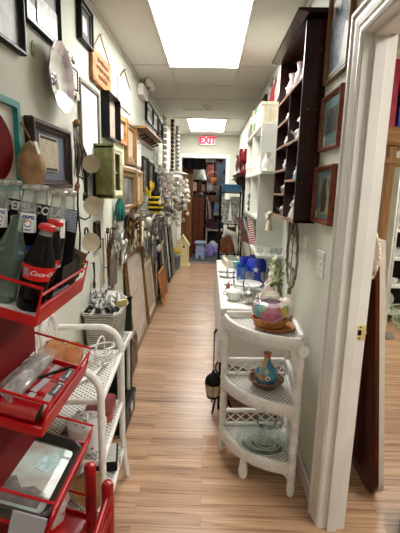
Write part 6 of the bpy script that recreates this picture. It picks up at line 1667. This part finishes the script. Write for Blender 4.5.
for k in range(15):
    o = thing('storage_box', '%s box on the tall dark shelves of the store room, %s row, %s' % (('dull brown', 'dusty grey', 'dark red', 'faded tan')[k % 4], ('lower', 'middle', 'upper')[k // 5], ('far left', 'left', 'centre', 'right', 'far right')[k % 5]), 'box', (-.90 + .225 * (k % 5), 10.72, (.965, 1.415, 1.815)[k // 5]))
    h = .16 + .06 * ((k * 7) % 4); c = ((86, 66, 50), (92, 90, 88), (84, 34, 32), (132, 108, 80))[k % 4]
    MB().box((0, 0, h / 2), (.18, .22, h), None, .008).build('box_body', M('store_box_%d' % k, c, .8, var=.25), o); MB().box((0, 0, h + .004), (.19, .23, .03), None, .006).build('lid', M('store_lid_%d' % k, tuple(v * .85 for v in c), .8, var=.2), o)
t = thing('display_cubes', 'white framed open shelf unit with two compartments on the store room floor', 'shelf unit', (.10, 9.7, 0))
q = MB()
for z in (.02, .50, .88, 1.28): q.box2((-.16, -.15, z - .02), (.30, .15, z + .02))
for x in (-.16, .30): q.box2((x - .02, -.15, 0), (x + .02, .15, 1.30))
q.build('carcass', CREAM, t); MB().box2((-.15, .13, .05), (.29, .15, 1.27)).build('back_panel', M('dark_back', (60, 60, 62), .8), t)
o = thing('book', 'large blue picture book propped in the upper compartment of the white shelf unit', 'book', (.17, 9.66, .905), (-.15, 0, 0))
MB().box((0, 0, .15), (.28, .03, .30), None, .004).build('cover', pic('blue_cover', [(70, 120, 170), (150, 190, 220), (60, 90, 130)], 6, 3, .5), o); MB().box((.0, .003, .15), (.27, .022, .296)).build('pages', PAPER, o)
o = thing('handbag', 'dark handbag in the lower compartment of the white shelf unit', 'bag', (.15, 9.64, .525))
MB().box((0, 0, .09), (.26, .14, .18), None, .05).build('bag_body', M('dark_bag', (60, 62, 60), .5, var=.3), o); MB().tube(arc((0, 0, .17), .07, 0, 180, 9, lambda c, s: (c, 0, s)), .008, 6).build('handle', SILV, o)
for k, (x, y, s, c, lab) in enumerate(((.02, 8.72, .13, (146, 128, 190), 'lilac cushion heaped on the floor, front of the pile'), (.22, 9.05, .12, (170, 160, 206), 'pale lilac bundle beside the lilac cushion'), (.10, 9.32, .13, (206, 202, 206), 'white bundle on top behind the lilac cushion'), (.32, 9.30, .09, (120, 116, 140), 'grey violet bundle at right of the pile'))):
    o = thing('cloth_bundle', lab + ' in the store room', 'cloth', (x, y, 0))
    MB().lathe([(s * .8, 0), (s, s * .5), (s * .85, s * 1.3), (s * .4, s * 2.0), (0, s * 2.1)], seg=22, ribs=7, rib=.09).build('cloth_heap', M('bundle_%d' % k, c, .9, var=.3, vs=18), o)
o = thing('step_stool', 'pale blue wooden step stool with cut out ends on the store room floor', 'stool', (-.18, 8.42, 0))
for y in (-.12, .12): MB().prism([(-.10, 0), (-.03, 0), (0, .10), (.03, 0), (.10, 0), (.08, .34), (-.08, .34)], .02, lambda u, v, w: (u, y + w - .01, v)).build('end_panel', M('pale_blue_paint', (150, 166, 196), .55, var=.1), o)
MB().box((0, 0, .35), (.22, .34, .025), None, .005).build('top', M('pale_blue_paint2', (156, 172, 200), .55, var=.1), o)
t = thing('coat_rack', 'crowded rail of dark garments along the right of the store room', 'clothes rail', (.62, 9.6, 0))
MB().cyl((0, -.8, 1.55), (0, .8, 1.55), .014, 8).build('rail', BLACKM, t)
for y in (-.8, .8): MB().cyl((0, y, 0), (0, y, 1.55), .014, 8).build('post', BLACKM, t)
for k in range(7):
    MB().box((0, -.66 + k * .22, 1.05), (.30, .10, .95), None, .04).build('garment', M('garment_%d' % k, ((52, 48, 58), (86, 70, 66), (40, 46, 60), (104, 92, 84), (60, 30, 40), (48, 52, 50), (90, 84, 92))[k], .9, var=.25), t)

# ------------------------------------------------------------------ side room through the right doorway
t = thing('table_leaf', 'dark red brown table leaf with pale edge leaning behind the doorway', 'table leaf', (.712, 1.64, 0))
def leaf_poly(w, h, r):
    pts = [(0, h), (w, h), (w, 0)]
    pts += [(r - r * math.sin(a), r - r * math.cos(a)) for a in [i * PI / 2 / 10 for i in range(11)]]
    return pts
LW, LH = .70, 1.27
ln = math.atan2(.135, LH)
def leaf_at(u, v, w): return (w * math.cos(ln) + (v - 0) * -math.sin(ln) + .115, u, v * math.cos(ln) + w * math.sin(ln) + .001)
MB().prism(leaf_poly(LW, LH, .13), .018, leaf_at).build('top_panel', wood('dark_mahogany_leaf', (48, 14, 8), (86, 30, 18), (40, 40, 3), .3, .3), t)
MB().prism(leaf_poly(LW, LH, .13), .024, lambda u, v, w: leaf_at(u, v, w + .018)).build('pale_edge', M('pale_edge_paint', (206, 198, 184), .5, var=.05), t)
MB().prism([(.16, .10), (.24, .10), (.24, 1.18), (.16, 1.18)], .022, lambda u, v, w: leaf_at(u, v, w - .022)).build('batten', wood('dark_batten', (34, 12, 8), (60, 22, 14), (40, 40, 3)), t)
t = thing('lace_cloth', 'pale pink cloth with cream lace edge draped over the leaning table leaf', 'cloth', (.722, 1.675, 1.155))
vs = []; fs = []
for j in range(9):
    v = j / 8.
    for i in range(9):
        u = i / 8.
        wd = .05 + .065 * math.sin(v * PI * .62)
        vs.append((-.040 + .012 * math.sin(i * 1.6 + j * .4), -.035 + wd * (u - .45), .135 - .18 * v + .03 * abs(u - .5) * v * 2))
for j in range(8):
    for i in range(8): fs.append((j * 9 + i, j * 9 + i + 1, (j + 1) * 9 + i + 1, (j + 1) * 9 + i))
MB().add(vs, fs, True).build('pink_cloth', M('pale_pink_cloth', (222, 196, 192), .85, var=.06), t)
for sgn, i in ((1, 0), (1, 8)):
    q = MB()
    for j in range(9):
        p = vs[j * 9 + i]; q.ball((p[0], p[1], p[2]), .012, 7, 5, (.5, 1, 1.2))
    q.build('lace_edge', M('cream_lace', (226, 214, 190), .85, var=.1, vs=60), t)
q = MB()
for i in range(9):
    p = vs[72 + i]; q.ball(p, .012, 7, 5, (.5, 1, 1.2))
q.build('lace_hem', M('cream_lace_hem', (228, 216, 194), .85, var=.1, vs=60), t)
# small pale block behind the leaf foot
t = thing('door_wedge', 'small pale wooden wedge on the floor behind the leaning table leaf', 'wedge', (.84, 2.02, 0))
MB().prism([(0, 0), (.09, 0), (.09, .035)], .04, lambda u, v, w: (u - .06, w, v)).build('wedge_block', PALEW, t)

t = thing('oak_shelving', 'light oak shelving with thick top boards in the side room', 'shelving', (1.235, 2.95, 0))
MB().box2((-.03, -.16, 0), (.02, -.10, 1.78), .004).box2((-.03, .12, 0), (.02, .18, 1.78), .004).build('end_post', OAKW, t)
MB().box2((1.18, -.16, 0), (1.23, -.10, 1.78), .004).box2((1.18, .12, 0), (1.23, .18, 1.78), .004).build('end_post', OAKW, t)
MB().box2((-.10, -.20, 1.78), (1.30, .20, 1.90), .02).build('top_board', wood('warm_oak_board', (140, 96, 54), (184, 138, 88), (3, 40, 40)), t)
MB().box2((-.06, -.17, 1.66), (1.26, .17, 1.70), .006).build('rail_board', OAKW, t)
for k, (x, w_, h, c, lab) in enumerate(((1.195, .055, .42, (186, 36, 70), 'tall crimson red book'), (1.26, .05, .36, (48, 74, 190), 'tall royal blue book'), (1.32, .05, .40, (196, 60, 86), 'pinkish red book'), (1.38, .055, .37, (70, 96, 200), 'lighter blue book'), (1.445, .06, .39, (180, 44, 60), 'dark crimson book'))):
    o = thing('book', lab + ' standing on the oak shelving of the side room', 'book', (x, 2.93, 1.901), (0, 0, 0), 'books on the oak shelving')
    mm = M('book_cover_%d' % k, c, .45, var=.15)
    MB().box2((-w_ / 2, -.14, 0), (w_ / 2, -.136, h)).box2((-w_ / 2, -.14, 0), (-w_ / 2 + .004, .14, h)).box2((w_ / 2 - .004, -.14, 0), (w_ / 2, .14, h)).build('cover', mm, o)
    MB().box2((-w_ / 2 + .004, -.136, .004), (w_ / 2 - .004, .134, h - .004)).build('pages', PAPER, o)
t = thing('dish_shelves', 'dark backed shelves with white edges full of dishes in the side room', 'shelves', (2.65, 4.62, 0))
MB().box2((-.58, .18, 0), (.58, .20, 1.85)).build('back_panel', M('dark_shelf_back', (44, 32, 28), .7), t)
MB().box2((-.60, -.20, 0), (-.575, .20, 1.85)).build('side_panel', SHELFW, t); MB().box2((.575, -.20, 0), (.60, .20, 1.85)).build('side_panel', SHELFW, t)
SZ = (.10, .42, .74, 1.06, 1.38, 1.70)
for z in SZ: MB().box2((-.58, -.20, z - .014), (.58, .18, z + .014)).build('shelf_board', SHELFW, t)
for r_, z in enumerate(SZ[:-1]):
    rn = ('lowest', 'second', 'third', 'fourth', 'top')[r_]
    for c_ in range(5):
        x = 2.65 - .46 + c_ * .22; cn = ('leftmost', 'second from left', 'middle', 'second from right', 'rightmost')[c_]
        kd = (r_ * 2 + c_) % 3
        lab = '%s on the %s dish shelf of the side room, %s' % (('white plate on edge', 'stack of white bowls', 'white teacup')[kd], rn, cn)
        if kd == 0:
            o = thing('porcelain_plate', lab, 'plate', (x, 4.70, z + .105), (1.35, 0, 0), 'dishes on the side room shelves'); MB().lathe([(0, 0), (.055, 0), (.085, .010), (.088, .013), (.055, .006), (0, .005)], seg=24).build('plate_body', BLUEP if c_ % 2 else PORC, o)
        elif kd == 1:
            o = thing('bowl_stack', lab, 'bowls', (x, 4.58, z + .014), (0, 0, 0), 'dishes on the side room shelves')
            for j in range(3): MB().lathe([(.03, 0), (.06, .03), (.075, .05), (.072, .05), (.05, .02), (0, .006)], (0, 0, j * .022), 22).build('bowl', PORC, o)
        else:
            o = thing('teacup', lab, 'cup', (x, 4.56, z + .014), (0, 0, 1.), 'dishes on the side room shelves'); MB().lathe([(.022, 0), (.035, .02), (.045, .06), (.042, .06), (.03, .015), (0, .006)], seg=18).build('cup_body', PORC, o); MB().tube(arc((.042, 0, .035), .018, -90, 90, 7, lambda c, s: (c, 0, s)), .004, 5).build('handle', PORC, o)
o = thing('wire_basket', 'round pale green wire basket on the floor before the dish shelves', 'basket', (2.22, 4.22, 0))
q = MB()
for z, r in ((.01, .10), (.08, .15), (.16, .18), (.22, .19)): q.tube([(r * math.cos(i * PI / 12), r * math.sin(i * PI / 12), z) for i in range(24)], .006, 6, True)
for i in range(12): q.tube([(.10 * math.cos(i * PI / 6), .10 * math.sin(i * PI / 6), .01), (.19 * math.cos(i * PI / 6), .19 * math.sin(i * PI / 6), .22)], .004, 5)
q.build('wire_body', M('pale_green_wire', (170, 190, 160), .5), o)
t = thing('clear_rod_rack', 'tall slim clear rod display post before the dish shelves', 'display post', (1.86, 3.95, 0))
MB().tube([(0, 0, 0), (0, 0, 1.75)], .014, 8).build('rod', M('frosted_acrylic', (206, 208, 204), .2, coat=.6), t); MB().lathe([(.10, 0), (.10, .015), (.02, .02), (0, .02)], seg=18).build('base', PEWT, t)
t = thing('wooden_stool', 'low dark wooden stool with thick legs on the side room floor, right picture edge', 'stool', (1.022, 1.41, 0))
MB().box((0, 0, .19), (.26, .30, .03), None, .006).build('seat', REDW, t)
for x in (-.105, .105):
    for y in (-.12, .12): MB().box((x, y, .088), (.038, .038, .176), None, .003).build('leg', wood('worn_stool_leg', (104, 66, 40), (140, 96, 64)), t)

# ------------------------------------------------------------------ world, camera
w = bpy.data.worlds.new('room_air'); SC.world = w; w.use_nodes = True
w.node_tree.nodes['Background'].inputs[0].default_value = (.9, .95, 1, 1); w.node_tree.nodes['Background'].inputs[1].default_value = .12
cam = bpy.data.cameras.new('camera'); co = bpy.data.objects.new('camera', cam); COL.objects.link(co)
cam.sensor_fit = 'VERTICAL'; cam.sensor_height = 36.; cam.lens = 393.3 / 533 * 36.; cam.clip_start = .02
T_, R_, Y_ = math.radians(11.04), math.radians(1.433), math.radians(1.167)
f = Vector((-math.sin(Y_) * math.cos(T_), math.cos(Y_) * math.cos(T_), -math.sin(T_)))
r0 = Vector((math.cos(Y_), math.sin(Y_), 0)); d0 = f.cross(r0)
if d0.z > 0: d0 = -d0
ru = r0 * math.cos(R_) - d0 * math.sin(R_); dv = r0 * math.sin(R_) + d0 * math.cos(R_)
m = Matrix((ru, -dv, -f)).transposed().to_4x4(); m.translation = (0, 0, 1.456)
co.matrix_world = m
SC.camera = co
SC.view_settings.view_transform = 'Standard'; SC.view_settings.look = 'None'; SC.view_settings.gamma = 1.; SC.view_settings.use_curve_mapping = False
SC.view_settings.exposure = EXPOSURE
